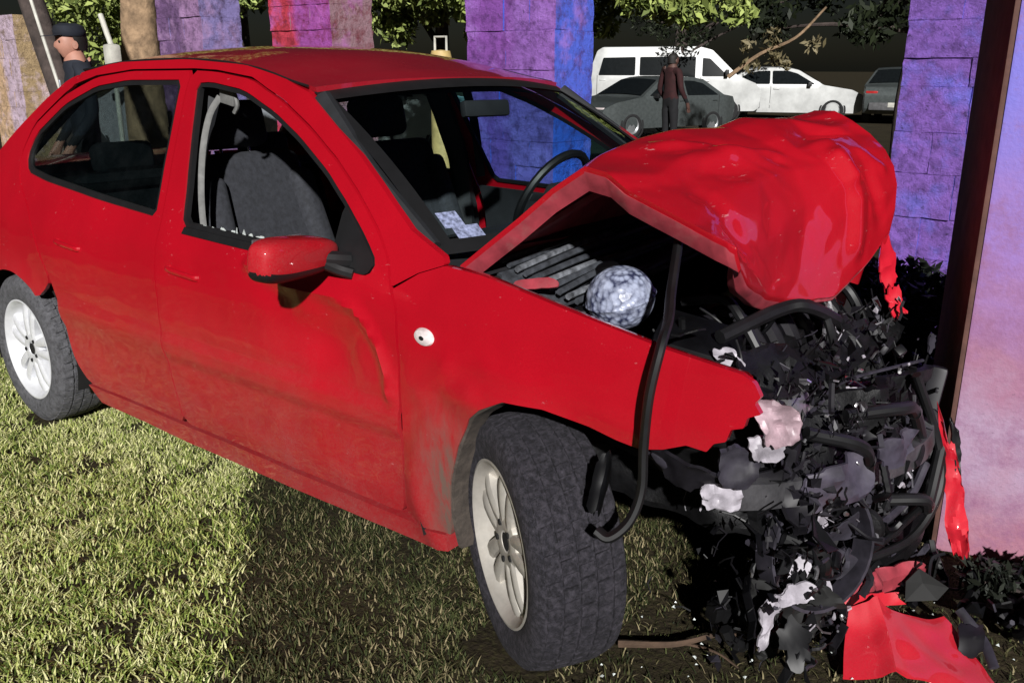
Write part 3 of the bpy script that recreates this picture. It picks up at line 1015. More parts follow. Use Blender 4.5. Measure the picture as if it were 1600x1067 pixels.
# ---- wheels
def wheel(name, loc, steer, camber, style):
    w = empty(name, loc, 0, car)
    w.rotation_euler = (camber, 0, steer)
    # tyre: y=-.09 is the outer face
    prof = [(.195, -.075), (.205, -.09), (.225, -.098), (.26, -.102), (.285, -.096), (.299, -.084), (.306, -.070), (.310, -.035), (.311, .01), (.310, .055), (.306, .09), (.299, .104), (.285, .116), (.24, .122), (.205, .11), (.195, .095)]
    seg = 96
    V, F = lathe_data(prof, seg)
    # tread blocks: grooves pressed into the crown
    V2 = []
    for i, (r, h) in enumerate(prof):
        for k in range(seg):
            x, y, z = V[i * seg + k]
            f = 1
            if .29 < r and -.08 < h < .1 and (k + (i % 2)) % 3 == 0: f = .978
            V2.append((x * f, y, z * f))
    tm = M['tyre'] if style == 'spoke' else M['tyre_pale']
    ty = mesh_obj('tyre', V2, F, tm, w, sharp=50)
    # tread blocks standing proud of the carcass
    TV, TF = [], []
    nb_ = 62
    for ri, (h0, h1) in enumerate(((-.082, -.052), (-.046, -.012), (-.006, .028), (.034, .068), (.074, .104))):
        for k in range(nb_):
            a0 = 2 * math.pi * (k + .5 * (ri % 2)) / nb_
            a1 = a0 + 2 * math.pi / nb_ * .80
            n_ = len(TV)
            for dr in (-.004, .0042):
                for (hh_, aa) in ((h0, a0), (h1, a0 + .02), (h1, a1 + .02), (h0, a1)):
                    r_ = float(np.interp(hh_, [-.102, -.084, -.07, -.035, .01, .055, .09, .104, .116], [.26, .299, .306, .310, .311, .310, .306, .299, .285])) + dr
                    TV.append((r_ * math.cos(aa), hh_, r_ * math.sin(aa)))
            TF += [tuple(n_ + q for q in f) for f in ((4, 5, 6, 7), (0, 1, 5, 4), (1, 2, 6, 5), (2, 3, 7, 6), (3, 0, 4, 7))]
    mesh_obj('tread', TV, TF, tm, ty, smooth=False)
    for hh in ():
        lathe('tread_groove', [(.3118, hh - .002), (.3118, hh + .002)], M['under'], ty, 48)
    mt = M['wheel_silver'] if style == 'spoke' else M['wheel_white']
    lathe('rim', [(.195, .08), (.185, .06), (.16, .03), (.15, -.03), (.165, -.05), (.182, -.066), (.192, -.084), (.204, -.094), (.210, -.093), (.207, -.086), (.198, -.074)], mt, w, 48)
    lathe('brake_drum', [(.0001, -.01), (.13, -.01), (.14, .01), (.14, .06)], M['dark_metal'], w, 28)
    if style in ('spoke', 'pale'):
        fc = empty('wheel_face', (0, 0, 0), 0, w)
        lathe('hub', [(.0001, -.066), (.026, -.066), (.03, -.074), (.055, -.078), (.072, -.072), (.08, -.05), (.08, -.02)], mt, fc, 30)
        for k in range(5):
            a0 = 2 * math.pi * (k + .15) / 5
            for q in (-1, 1):
                V, F = [], []
                ts = [.05, .08, .11, .14, .17, .192]
                for t_ in ts:
                    half = .0155 + .007 * (t_ - .05) / .14
                    c = q * (.0185 + .20 * (t_ - .05) * .62)
                    dep = -.078 + .012 * ((t_ - .12) / .07) ** 2 * (1 if t_ > .12 else .3)
                    for (yy, dd) in ((c - half, .004), (c - half * .5, -.003), (c + half * .5, -.003), (c + half, .004)):
                        ca, sa = math.cos(a0), math.sin(a0)
                        V.append((t_ * ca - yy * sa, dep + dd, t_ * sa + yy * ca))
                    for yy in (c + half, c - half):
                        V.append((t_ * ca - yy * sa, dep + .035, t_ * sa + yy * ca))
                for i in range(len(ts) - 1):
                    for j in range(6):
                        j2 = (j + 1) % 6
                        F.append((i * 6 + j, i * 6 + j2, (i + 1) * 6 + j2, (i + 1) * 6 + j))
                mesh_obj('spoke', V, F, mt, fc, sharp=40)
            al = a0 + math.pi / 5
            b_ = lathe('lug_bolt', [(.0001, -.081), (.008, -.081), (.009, -.074)], M['under'], fc, 8)
            place(b_, (.05 * math.cos(al), 0, .05 * math.sin(al)))
        c_ = lathe('centre_bore', [(.0001, -.0745), (.02, -.0745), (.024, -.0735)], M['under'], fc, 16)
    else:
        fc = lathe('wheel_cover', [(.0001, -.108), (.03, -.107), (.06, -.104), (.10, -.107), (.14, -.106), (.175, -.098), (.198, -.09), (.203, -.08)], mt, w, 48)
        for k in range(9):
            a = 2 * math.pi * (k + .4) / 9
            r0, r1 = .128, .165
            V = []
            for (rr, aa) in ((r0, a - .07), (r1, a - .05), (r1, a + .12), (r0, a + .10)):
                V.append((rr * math.cos(aa), -.1082 if rr < .15 else -.1035, rr * math.sin(aa)))
            V += [(x, y + .01, z) for x, y, z in V]
            mesh_obj('slot', V, [(0, 1, 2, 3), (7, 6, 5, 4), (0, 4, 5, 1), (1, 5, 6, 2), (2, 6, 7, 3), (3, 7, 4, 0)], M['under'], fc, smooth=False)
        for k in range(5):
            a = 2 * math.pi * k / 5
            b_ = lathe('lug_bolt', [(.0001, -.112), (.008, -.112), (.01, -.1)], M['grey_plastic'], fc, 8)
            place(b_, (.05 * math.cos(a), 0, .05 * math.sin(a)))
    return w
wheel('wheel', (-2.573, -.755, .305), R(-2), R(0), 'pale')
fwheel = wheel('wheel', (-.03, -.775, .302), R(-32), R(2), 'spoke')
wl = wheel('wheel', (-2.573, .755, .305), math.pi, 0, 'cover')
wl2 = wheel('wheel', (-.06, .75, .302), math.pi - R(26), 0, 'spoke')

# ---- hood: torn from its latch, folded up into a tent
NET = [
    [(-.36, -.66, .925), (-.30, -.33, .955), (-.27, 0, .975), (-.30, .33, .99), (-.36, .60, 1.0)],
    [(-.18, -.652, 1.063), (-.185, -.33, 1.105), (-.17, 0, 1.13), (-.13, .32, 1.15), (-.10, .58, 1.155)],
    [(.008, -.642, 1.202), (-.045, -.32, 1.235), (-.025, 0, 1.257), (.035, .3, 1.277), (.09, .55, 1.288)],
    [(.115, -.636, 1.158), (.085, -.32, 1.205), (.105, 0, 1.232), (.16, .3, 1.252), (.215, .54, 1.262)],
    [(.235, -.63, 1.113), (.239, -.33, 1.128), (.251, 0, 1.149), (.30, .29, 1.172), (.335, .51, 1.180)],
    [(.325, -.62, 1.076), (.315, -.42, 1.03), (.312, -.08, 1.0), (.368, .2, 1.02), (.392, .47, 1.085)],
    [(.372, -.60, 1.052), (.338, -.46, .94), (.328, -.16, .828), (.378, .1, .826), (.415, .37, .955)],
    [(.35, -.57, 1.03), (.30, -.45, .925), (.28, -.16, .818), (.33, .1, .815), (.375, .36, .945)],
]
CREASES = [(Vector(a), Vector(b_), w, am) for a, b_, w, am in (
    ((.0, -.34, 1.235), (.12, -.14, 1.215), .035, .015), ((.12, -.14, 1.215), (.22, .02, 1.17), .03, -.014), ((.20, .02, 1.20), (.11, -.22, 1.21), .025, .013), ((.13, -.19, 1.20), (.24, -.10, 1.14), .018, .010),
    ((.27, .22, 1.21), (.35, .24, 1.10), .06, .020), ((.35, .24, 1.10), (.385, .16, .90), .05, .018), ((.34, .34, 1.17), (.40, .32, 1.0), .045, -.016),
    ((.18, -.45, 1.15), (.335, -.45, .96), .06, -.016), ((.30, .33, 1.20), (.37, .44, 1.12), .03, .010))]
def hood_disp(p, u, v):
    o = 0
    f = ss(.28, .42, v)
    o += f * .002 * (1 - 2 * abs(noise.noise(Vector((p.x * 5 + 3, p.y * 4.2, p.z * 5)))) - .6)
    o += f * .0015 * (1 - 2 * abs(noise.noise(Vector((p.x * 13, p.y * 11 + 4, p.z * 13)))) - .6)
    # one long fold on the far flank and a pinched crease near the ridge
    o += .0 * f * math.exp(-((p.y - .27 - .25 * (p.z - 1.1)) / .03) ** 2)
    o -= .0 * f * math.exp(-((p.y - .35 - .25 * (p.z - 1.1)) / .035) ** 2)
    d = abs((p.x - .14) - .22 * (p.y + .22))
    o += .010 * math.exp(-(d / .022) ** 2) * math.exp(-((p.y + .18) / .16) ** 2)
    o -= .008 * math.exp(-((d - .05) / .03) ** 2) * math.exp(-((p.y + .18) / .16) ** 2)
    for (P0, P1, w, amp) in CREASES:
        e = P1 - P0
        t = min(1, max(0, (p - P0).dot(e) / e.dot(e)))
        dd = (p - P0 - e * t).length
        o += amp * max(0, 1 - dd / w) * min(1, 4 * t + .2, 4 * (1 - t) + .2)
    # dent on the near flank
    o -= .008 * math.exp(-((p.x - .20) / .05) ** 2 - ((p.y + .42) / .09) ** 2)
    o += .004 * noise.noise(p * 4)
    return o
def lerp_grid(net, nu, nv):
    out = []
    for j in range((len(net) - 1) * nv + 1):
        j0 = min(j // nv, len(net) - 2); tv = j / nv - j0
        row = []
        for i in range((len(net[0]) - 1) * nu + 1):
            i0 = min(i // nu, len(net[0]) - 2); tu = i / nu - i0
            a = Vector(net[j0][i0]).lerp(Vector(net[j0][i0 + 1]), tu)
            b_ = Vector(net[j0 + 1][i0]).lerp(Vector(net[j0 + 1][i0 + 1]), tu)
            row.append(a.lerp(b_, tv))
        out.append(row)
    return out
def relax(G, n):
    for _ in range(n):
        H = [r[:] for r in G]
        for j in range(1, len(G) - 1):
            for i in range(1, len(G[0]) - 1):
                H[j][i] = G[j][i] * .4 + (G[j - 1][i] + G[j + 1][i] + G[j][i - 1] + G[j][i + 1]) * .15
        G = H
    return G
def tri_grid(net, nu, nv, rnd):
    dg = [[rnd.random() < .5 for _ in net[0]] for _ in net]
    out = []
    for j in range((len(net) - 1) * nv + 1):
        j0 = min(j // nv, len(net) - 2); tv = j / nv - j0
        row = []
        for i in range((len(net[0]) - 1) * nu + 1):
            i0 = min(i // nu, len(net[0]) - 2); tu = i / nu - i0
            a, b_, c_, d = net[j0][i0], net[j0][i0 + 1], net[j0 + 1][i0 + 1], net[j0 + 1][i0]
            if dg[j0][i0]:
                p = a + (b_ - a) * tu + (c_ - b_) * tv if tu > tv else a + (d - a) * tv + (c_ - d) * tu
            else:
                p = a + (b_ - a) * tu + (d - a) * tv if tu + tv < 1 else c_ + (d - c_) * (1 - tu) + (b_ - c_) * (1 - tv)
            row.append(p)
        out.append(row)
    return out
K = [[Vector(p) for p in r] for r in NET]
rnd = random.Random(5)
for j in range(3, len(K) - 2):
    for i in range(1, len(K[0]) - 1):
        a = K[j][i + 1] - K[j][i - 1]; b_ = K[j + 1][i] - K[j - 1][i]
        n_ = a.cross(b_).normalized()
        if n_.z < 0: n_ = -n_
        K[j][i] = K[j][i] + n_ * rnd.uniform(-.008, .010) + a * rnd.uniform(-.07, .07) + b_ * rnd.uniform(-.08, .08)
K = grid_surface([[tuple(p) for p in r] for r in K], 2, 2)
K0 = [r[:] for r in K]
for j in range(4, len(K) - 2):
    for i in range(1, len(K[0]) - 1):
        a = K0[j][i + 1] - K0[j][i - 1]; b_ = K0[j + 1][i] - K0[j - 1][i]
        n_ = a.cross(b_).normalized()
        if n_.z < 0: n_ = -n_
        calm = 1 - .75 * math.exp(-((K0[j][i].y + .06) / .16) ** 2 - ((K0[j][i].x - .30) / .09) ** 2)
        K[j][i] = K0[j][i] + n_ * rnd.uniform(-.014, .012) * calm + a * rnd.uniform(-.17, .17) + b_ * rnd.uniform(-.17, .17)
G = relax(tri_grid(K, 13, 10, rnd), 3)
rows, cols = len(G), len(G[0])
V = []
for j in range(rows):
    line = []
    for i in range(cols):
        p = G[j][i]
        a = G[j][min(i + 1, cols - 1)] - G[j][max(i - 1, 0)]
        b_ = G[min(j + 1, rows - 1)][i] - G[max(j - 1, 0)][i]
        n_ = b_.cross(a)
        n_ = -n_.normalized() if n_.z < 0 else n_.normalized()
        if j > rows - 36: n_ = Vector((.95, -.2, .2)).lerp(n_, .5).normalized()
        edge = min(1, i / 5 + .15) * min(1, (cols - 1 - i) / 5 + .3)
        line.append(p + n_ * hood_disp(p, i / (cols - 1), j / (rows - 1)) * edge)
    # turned-down flange along the near edge
    e0 = line[0]
    nxt = line[1]
    V.append(e0 + Vector((.004, .022, -.047))); V.append(e0 + Vector((.001, .003, -.012)))
    V += line
    e1 = line[-1]
    V.append(e1 + Vector((-.006, .004, -.03)))
cc = cols + 3
F = [(j * cc + i, j * cc + i + 1, (j + 1) * cc + i + 1, (j + 1) * cc + i) for j in range(rows - 1) for i in range(cc - 1)]
N = len(V)
nF = len(F)
V += [v + Vector((-.006, .002, -.012)) for v in V]
F += [tuple(k + N for k in f[::-1]) for f in F]
fm = [0] * nF + [1] * nF
ringi = [i for i in range(cc)] + [j * cc + cc - 1 for j in range(1, rows)] + [(rows - 1) * cc + i for i in range(cc - 2, -1, -1)] + [j * cc for j in range(rows - 2, 0, -1)]
for k in range(len(ringi)):
    p, q = ringi[k], ringi[(k + 1) % len(ringi)]
    F.append((p, p + N, q + N, q)); fm.append(0)
hood = mesh_obj('hood', V, F, None, car, mats=[M['red_hood'], M['red_inner']], fm=fm, sharp=38)
hood['label'] = 'buckled red hood folded up into a tent'
# stiffener ribs underneath
tube('hood_rib', [(-.20, -.60, 1.01), (-.05, -.3, 1.15), (.1, 0, 1.16), (.25, .3, 1.10)], .018, M['red_inner'], hood, 6, 4, .6)
tube('hood_rib', [(-.22, .5, 1.03), (0, .2, 1.19), (.15, -.1, 1.13), (.28, -.4, 1.04)], .018, M['red_inner'], hood, 6, 4, .6)
# torn strip hanging at the far front corner
sheet('torn_skin', [(.375, .36, .965), (.395, .43, .96), (.445, .39, .78), (.415, .335, .76)], M['red_bumper'], hood, 6, 10, .02, 3, .35, .004)
sheet('torn_skin', [(.415, .34, .80), (.445, .39, .80), (.505, .37, .71), (.475, .33, .69)], M['red_bumper'], hood, 5, 7, .02, 9, .4, .004)

# ---- engine bay
# ribbed scuttle tray below the screen
M['tray_grey'] = plain('dusty_tray_plastic', (.05, .055, .065), .6, var=.6, scale=30)
M['tray_pale'] = plain('pale_tray_clip', (.16, .17, .19), .5, var=.7, scale=40)
scut = empty('scuttle_tray', (0, 0, 0), parent=car)
sheet('tray', [(-.36, -.60, .90), (-.33, .60, .92), (-.10, .60, .84), (-.13, -.60, .80)], M['tray_grey'], scut, 14, 8, .02, 2, .05, .01)
for k in range(12):
    t_ = k / 11
    a = Vector((-.35, -.54, .93)).lerp(Vector((-.06, -.52, .835)), t_)
    b_ = Vector((-.33, .5, .99)).lerp(Vector((-.04, .48, .90)), t_)
    md = (a + b_) / 2 + Vector((.02 * math.sin(k * 2.1), 0, .02 * math.cos(k * 1.7)))
    tube('tray_rib', [a, a.lerp(md, .5) + Vector((0, 0, .008)), md, b_], .009, M['tray_grey'] if k % 3 else M['tray_pale'], scut, 6, 5)
for k, (y0, x0) in enumerate(((-.40, -.30), (-.12, -.27), (.15, -.26))):
    tube('wiper_arm', [(x0, y0, .93), (x0 + .05, y0 + .22, .965), (x0 + .04, y0 + .42, .955)], .007, M['black_trim'], car, 6, 4)
# inner wings and strut towers
sheet('inner_wing', [(-.28, -.70, .90), (.50, -.70, .80), (.50, -.64, .50), (-.28, -.60, .50)], M['dark_metal'], car, 14, 8, .03, 12, .08, .006)
sheet('inner_wing', [(-.28, .66, .92), (.25, .60, .86), (.28, .58, .5), (-.28, .60, .5)], M['red_inner'], car, 14, 8, .04, 13, .1, .006)
for y in (-.52, .50):
    lathe('strut_tower', [(.0001, .86), (.03, .86), (.034, .845), (.075, .84), (.085, .825), (.115, .80), (.14, .70), (.15, .5)], M['dark_metal'], car, 24, 'Z').location = (-.06, y, -.03)
sheet('torn_wing_plate', [(-.30, .05, .845), (-.10, .24, .90), (-.13, .30, .955), (-.30, .16, .91)], M['red_inner'], car, 8, 6, .008, 14, .12, .004, bow=.01)
sheet('torn_wing_plate', [(-.25, -.60, .862), (-.10, -.56, .885), (-.13, -.545, .91), (-.26, -.585, .885)], M['red_inner'], car, 6, 4, .006, 15, .15, .004)
# spherical expansion tank
tk = empty('coolant_tank', (.03, -.50, .868), parent=car)
tk.rotation_euler = (R(12), R(-8), 0)
tk.scale = (.86, .86, .86)
prof = []
for k in range(25):
    a = -math.pi / 2 + math.pi * k / 24
    r = .1 * math.cos(a) + .0001
    z = .093 * math.sin(a)
    if k in (12,): r += .006
    prof.append((r, z))
lathe('tank_shell', prof, M['tank'], tk, 36, 'Z')
lathe('tank_cap', [(.036, .06), (.036, .105), (.028, .112), (.0001, .112)], M['black_plastic'], tk, 16, 'Z').location = (-.045, .03, -.02)
tube('tank_hose', [(-.05, .06, -.02), (-.1, .12, -.03), (-.12, .2, -.08)], .011, M['rubber_hose'], tk, 8, 5)

# engine block and its fittings
eng = empty('engine', (0, 0, 0), parent=car)
box('block', (.20, -.05, .50), (.32, .62, .42), M['dark_metal'], eng, (0, R(-8), R(6)), .03)
box('valve_cover', (.15, -.05, .745), (.22, .52, .08), M['black_plastic'], eng, (0, R(-8), R(6)), .03)
for k in range(5):
    tube('intake_runner', [(.12, -.24 + .1 * k, .76), (.22, -.25 + .1 * k, .80), (.31, -.26 + .1 * k, .72), (.33, -.26 + .1 * k, .60)], .024, M['dark_plastic'], eng, 8, 5)
box('gearbox', (.20, .40, .42), (.28, .26, .32), M['dark_metal'], eng, (0, R(-8), R(6)), .05, 3)
box('battery', (.12, .46, .74), (.18, .24, .18), M['black_plastic'], car, (R(8), R(-10), R(14)), .012)
box('air_box', (.20, -.42, .72), (.22, .2, .16), M['black_plastic'], car, (R(10), R(12), R(20)), .03)
lathe('alternator', [(.0001, -.07), (.05, -.07), (.062, -.05), (.065, 0), (.062, .05), (.04, .065), (.0001, .065)], M['alu'], eng, 24).location = (.40, -.32, .60)
lathe('pulley', [(.02, -.02), (.07, -.02), (.06, -.005), (.06, .005), (.07, .02), (.02, .02)], M['dark_metal'], eng, 24).location = (.36, -.42, .45)
for k, (a, b_, r) in enumerate((((.28, -.45, .80), (.42, .1, .72), .018), ((.1, -.3, .83), (.38, -.36, .70), .014), ((.05, .1, .82), (.4, .22, .66), .02), ((.3, -.1, .83), (.46, -.02, .55), .012), ((.2, .2, .82), (.44, .35, .55), .016))):
    a, b_ = Vector(a), Vector(b_)
    md = (a + b_) / 2 + Vector((.04, .02 * (-1) ** k, .07))
    tube('hose', [a, a.lerp(md, .6) + Vector((0, .03, .02)), md, b_], r, M['rubber_hose'], eng, 8, 6, ribs=.12 if k % 2 else 0)
lathe('filler_cap', [(.0001, .03), (.03, .03), (.036, .022), (.038, 0), (.034, -.01)], plain('red_cap', (.55, .02, .03), .35), eng, 18, 'Z')
bpy.context.view_layer.update()
cap = [o for o in eng.children if o.name.startswith('filler_cap')][0]
place(cap, (.385, -.02, .655), (R(-30), R(25), 0))
tube('dipstick', [(.37, .03, .80), (.375, .01, .74), (.38, 0, .67)], .006, M['chrome'], eng, 6, 4)
tube('dipstick', [(.36, .06, .80), (.385, .04, .75), (.37, .035, .70)], .008, M['alu'], eng, 6, 4)
sheet('broken_cover', [(.43, -.03, .60), (.47, .03, .59), (.50, .06, .49), (.47, -.01, .485)], M['white_plastic'], eng, 6, 9, .02, 21, .13, .006, freq=20)
sheet('broken_cover', [(.29, -.53, .80), (.34, -.49, .80), (.37, -.48, .745), (.32, -.52, .735)], M['white_plastic'], eng, 6, 6, .015, 22, .3, .006, freq=24)
sheet('broken_cover', [(.36, -.20, .70), (.40, -.17, .70), (.41, -.15, .655), (.38, -.19, .65)], M['white_plastic'], eng, 5, 5, .012, 23, .13, .006, freq=24)

# crushed nose: slam panel, radiator, fan shroud, cross-member
slam = sheet('slam_panel', [(.30, -.62, .78), (.46, .40, .70), (.52, .38, .62), (.42, -.60, .68)], M['dark_metal'], car, 18, 6, .05, 31, .12, .006, freq=7)
rad = empty('radiator', (0, 0, 0), parent=car)
sheet('core', [(.44, -.45, .62), (.54, .34, .62), (.60, .36, .12), (.50, -.40, .10)], M['dark_metal'], rad, 16, 10, .06, 32, .06, .03, freq=6)
for k in range(14):
    t_ = k / 13
    a = Vector((.465, -.43, .60)).lerp(Vector((.535, -.39, .14)), t_)
    b_ = Vector((.565, .33, .60)).lerp(Vector((.625, .35, .16)), t_)
    md = a.lerp(b_, .5) + Vector((-.05 + .03 * math.sin(k), 0, .02 * math.cos(k * 2)))
    tube('fin_bar', [a, a.lerp(md, .5), md, b_], .005, M['grey_plastic'] if k % 4 == 0 else M['dark_metal'], rad, 5, 5)
fan = empty('fan_shroud', (.545, -.40, .31), parent=car)
fan.rotation_euler = (R(-8), R(80), R(-36))
lathe('ring', [(.15, -.03), (.158, -.03), (.158, .03), (.15, .03), (.15, -.03)], M['grey_plastic'], fan, 30, 'Z')
for k in range(7):
    a = 2 * math.pi * k / 7
    ca, sa = math.cos(a), math.sin(a)
    cs = []
    for (r, w, h) in ((.035, -.02, -.012), (.14, -.045, -.018), (.14, .045, .018), (.035, .02, .012)):
        cs.append((r * ca - w * sa, r * sa + w * ca, h))
    sheet('fan_blade', cs, M['grey_plastic'] if k % 3 else M['white_plastic'], fan, 5, 4, .008, 50 + k, .08, .004)
lathe('fan_hub', [(.0001, .025), (.03, .025), (.042, .015), (.045, -.02)], M['grey_plastic'], fan, 20, 'Z')
# the near headlight, its shell split open
hl = empty('headlight', (0, 0, 0), parent=car)
sheet('reflector', [(.505, -.80, .815), (.575, -.72, .79), (.585, -.70, .70), (.53, -.79, .685)], M['lamp_broken'], hl, 11, 10, .03, 61, .16, .006, freq=16)
sheet('housing', [(.46, -.83, .70), (.53, -.77, .69), (.52, -.74, .60), (.45, -.80, .60)], M['grey_plastic'], hl, 8, 8, .02, 62, .2, .012, freq=14)
sheet('lens_shard', [(.42, -.82, .60), (.50, -.76, .60), (.49, -.75, .535), (.43, -.80, .53)], M['white_plastic'], hl, 8, 6, .02, 63, .13, .006, freq=18)
sheet('lens_shard', [(.50, -.80, .72), (.56, -.74, .72), (.57, -.73, .665), (.52, -.78, .66)], M['white_plastic'], hl, 6, 6, .02, 64, .13, .006, freq=18)
sheet('bracket', [(.30, -.84, .665), (.44, -.84, .675), (.49, -.80, .60), (.36, -.80, .57)], M['dark_plastic'], hl, 10, 6, .02, 65, .18, .008)
sheet('bracket', [(.28, -.82, .655), (.36, -.83, .66), (.42, -.80, .585), (.33, -.78, .56)], M['grey_plastic'], hl, 8, 6, .02, 66, .22, .008)
# bumper carrier, dark plastics and the air duct at the nose
sheet('bumper_carrier', [(.46, -.60, .56), (.60, .18, .52), (.64, .18, .38), (.50, -.58, .36)], M['dark_plastic'], car, 20, 8, .07, 71, .12, .01, freq=6)
sheet('grille_surround', [(.48, -.46, .54), (.55, -.14, .56), (.57, -.10, .42), (.50, -.42, .38)], M['dark_plastic'], car, 14, 8, .05, 72, .1, .008, freq=10)
sheet('air_duct', [(.44, -.62, .25), (.55, -.40, .28), (.62, -.34, .08), (.48, -.56, .03)], M['dull_black'], car, 16, 14, .05, 73, .15, .01, freq=13)
sheet('fog_lamp_bezel', [(.50, -.62, .27), (.54, -.565, .275), (.53, -.595, .18), (.505, -.635, .09)], M['white_plastic'], car, 6, 12, .02, 74, .3, .006, freq=16)
sheet('fog_lamp_bezel', [(.52, -.60, .285), (.60, -.50, .28), (.59, -.51, .235), (.53, -.59, .23)], M['white_plastic'], car, 7, 5, .015, 75, .3, .006, freq=16)
sheet('duct_flange', [(.515, -.34, .34), (.54, -.30, .34), (.545, -.30, .235), (.52, -.335, .23)], M['white_plastic'], car, 4, 7, .01, 76, .12, .006, freq=16)
tube('cross_bar', [(.545, -.34, .22), (.60, -.12, .25), (.64, .05, .29), (.65, .15, .36)], .012, M['grey_plastic'], car, 8, 6)
tube('cross_bar', [(.55, -.36, .195), (.62, -.12, .215), (.67, .08, .26)], .010, M['dark_metal'], car, 8, 6)
sheet('grille_panel', [(.53, -.50, .53), (.61, -.30, .56), (.625, -.27, .43), (.55, -.46, .40)], M['lavender_plastic'], car, 10, 8, .03, 171, .14, .007, freq=9)
sheet('grille_panel', [(.60, -.26, .55), (.66, -.08, .56), (.67, -.06, .47), (.62, -.22, .45)], M['lavender_plastic'], car, 9, 6, .03, 172, .2, .007, freq=9)
sheet('bumper_skin', [(.56, -.34, .19), (.70, .10, .12), (.72, .10, .05), (.60, -.32, .10)], M['red_inner'], car, 16, 6, .03, 77, .25, .006, freq=10)
sheet('under_tray', [(.40, -.62, .14), (.60, -.34, .10), (.58, -.25, .03), (.40, -.5, .06)], M['black_plastic'], car, 10, 6, .02, 78, .2, .006)
# bent sheet of the far front corner wrapped against the pillar
sheet('corner_skin', [(.63, .235, .50), (.69, .235, .48), (.83, .16, .06), (.76, .14, .03)], M['red_bumper'], car, 6, 18, .02, 81, .3, .005, freq=14)
sheet('corner_skin', [(.66, .22, .50), (.69, .24, .47), (.745, .21, .34), (.73, .20, .30)], M['black_plastic'], car, 5, 9, .02, 82, .3, .006, freq=14)
tube('cable', [(.60, .12, .62), (.66, .2, .42), (.69, .18, .28), (.66, .06, .17), (.58, -.15, .16)], .012, M['rubber_hose'], car, 8, 8)
tube('cable', [(.58, .16, .60), (.63, .22, .45), (.655, .17, .30), (.62, .05, .2)], .009, M['rubber_hose'], car, 8, 8)

# scattered brackets, hoses and splintered plastic packed into the nose
rnd = random.Random(77)
def junk(n, lo, hi, names, mats, smin, smax, seed, car=car, clamp=True):
    rnd = random.Random(seed)
    for k in range(n):
        c = Vector([rnd.uniform(a, b_) for a, b_ in zip(lo, hi)])
        if clamp: c.x = min(c.x, .64 - .08 * abs(c.y) - .25 * max(0, c.z - .45))
        s = rnd.uniform(smin, smax)
        u = Vector((rnd.gauss(0, .5), rnd.gauss(0, 1), rnd.gauss(0, 1))).normalized()
        w = u.cross(Vector((rnd.gauss(0, 1), rnd.gauss(0, 1), rnd.gauss(0, 1)))).normalized()
        nm = rnd.choice(names); mt = M[rnd.choice(mats)]
        if nm in ('hose', 'wire', 'rod'):
            rr = {'hose': .012, 'wire': .004, 'rod': .006}[nm] * rnd.uniform(.7, 1.4)
            b1 = w * s * (rnd.uniform(.2, .8) if nm != 'rod' else .05)
            tube(nm, [c - u * s, c - u * s * .4 + b1, c + u * s * .4 + b1 * .6 + Vector((0, 0, -s * .2)), c + u * s], rr, mt, car, 6, 5, ribs=.15 if nm == 'hose' and k % 2 else 0)
        elif nm in ('fitting', 'clip') and k % 3:
            box(nm, c, (s * rnd.uniform(.5, 1.1), s * rnd.uniform(.4, 1.0), s * rnd.uniform(.25, .7)), mt, car, (rnd.uniform(-1, 1), rnd.uniform(-1, 1), rnd.uniform(-1.5, 1.5)), s * .12, 2)
        elif nm in ('plastic_fragment', 'clip'):
            shard(nm, c, u, w, s, mt, car, rnd)
        elif nm == 'bracket':
            b1 = w * s * rnd.uniform(.4, 1.0)
            strip(nm, [c - u * s, c - u * s * .3 + b1 * .2, c + u * s * .2 + b1, c + u * s * .9 + b1 * rnd.uniform(.3, 1.4)], s * rnd.uniform(.2, .5), mt, car, Vector((rnd.gauss(0, 1), rnd.gauss(0, 1), rnd.gauss(0, 1))).normalized())
        elif nm == 'canister':
            o = lathe(nm, [(.0001, -s * .7), (s * .3, -s * .7), (s * .36, -s * .6), (s * .36, s * .1), (s * .42, s * .12), (s * .42, s * .25), (s * .3, s * .3), (s * .28, s * .55), (.0001, s * .6)], mt, car, 16, 'Z')
            place(o, c, (rnd.uniform(-1.2, 1.2), rnd.uniform(-1.2, 1.2), 0))
        else:
            asp = rnd.uniform(.25, .8)
            sheet(nm, [c - u * s - w * s * asp, c + u * s - w * s * asp, c + u * s * rnd.uniform(.5, 1) + w * s * asp, c - u * s * rnd.uniform(.3, 1) + w * s * asp], mt, car, 6, 5, s * .25, seed * 100 + k, .35, .006, freq=14)
DK = ['black_plastic', 'dark_metal', 'dark_plastic', 'rubber_hose', 'dark_plastic', 'black_plastic', 'grey_plastic']
junk(70, (.28, -.62, .44), (.60, .44, .76), ['bracket', 'hose', 'wire', 'bracket', 'rod', 'fitting', 'plastic_fragment'], DK + ['bare_metal'], .02, .065, 5)
junk(130, (.42, -.62, .04), (.72, .36, .48), ['bracket', 'hose', 'wire', 'plastic_fragment', 'rod', 'plastic_fragment', 'fitting', 'bracket', 'wire'], DK, .02, .07, 6)
junk(26, (.10, -.60, .70), (.40, .40, .84), ['hose', 'wire', 'wire', 'bracket'], DK[:4], .04, .10, 7)
junk(90, (.30, -.62, .48), (.62, .28, .74), ['clip', 'plastic_fragment', 'wire'], ['white_plastic', 'alu', 'chrome', 'bare_metal', 'grey_plastic', 'bare_metal'], .005, .017, 8)
junk(100, (.44, -.62, .06), (.72, .30, .44), ['clip', 'plastic_fragment', 'wire'], ['white_plastic', 'bare_metal', 'grey_plastic', 'grey_plastic', 'alu'], .005, .019, 9)

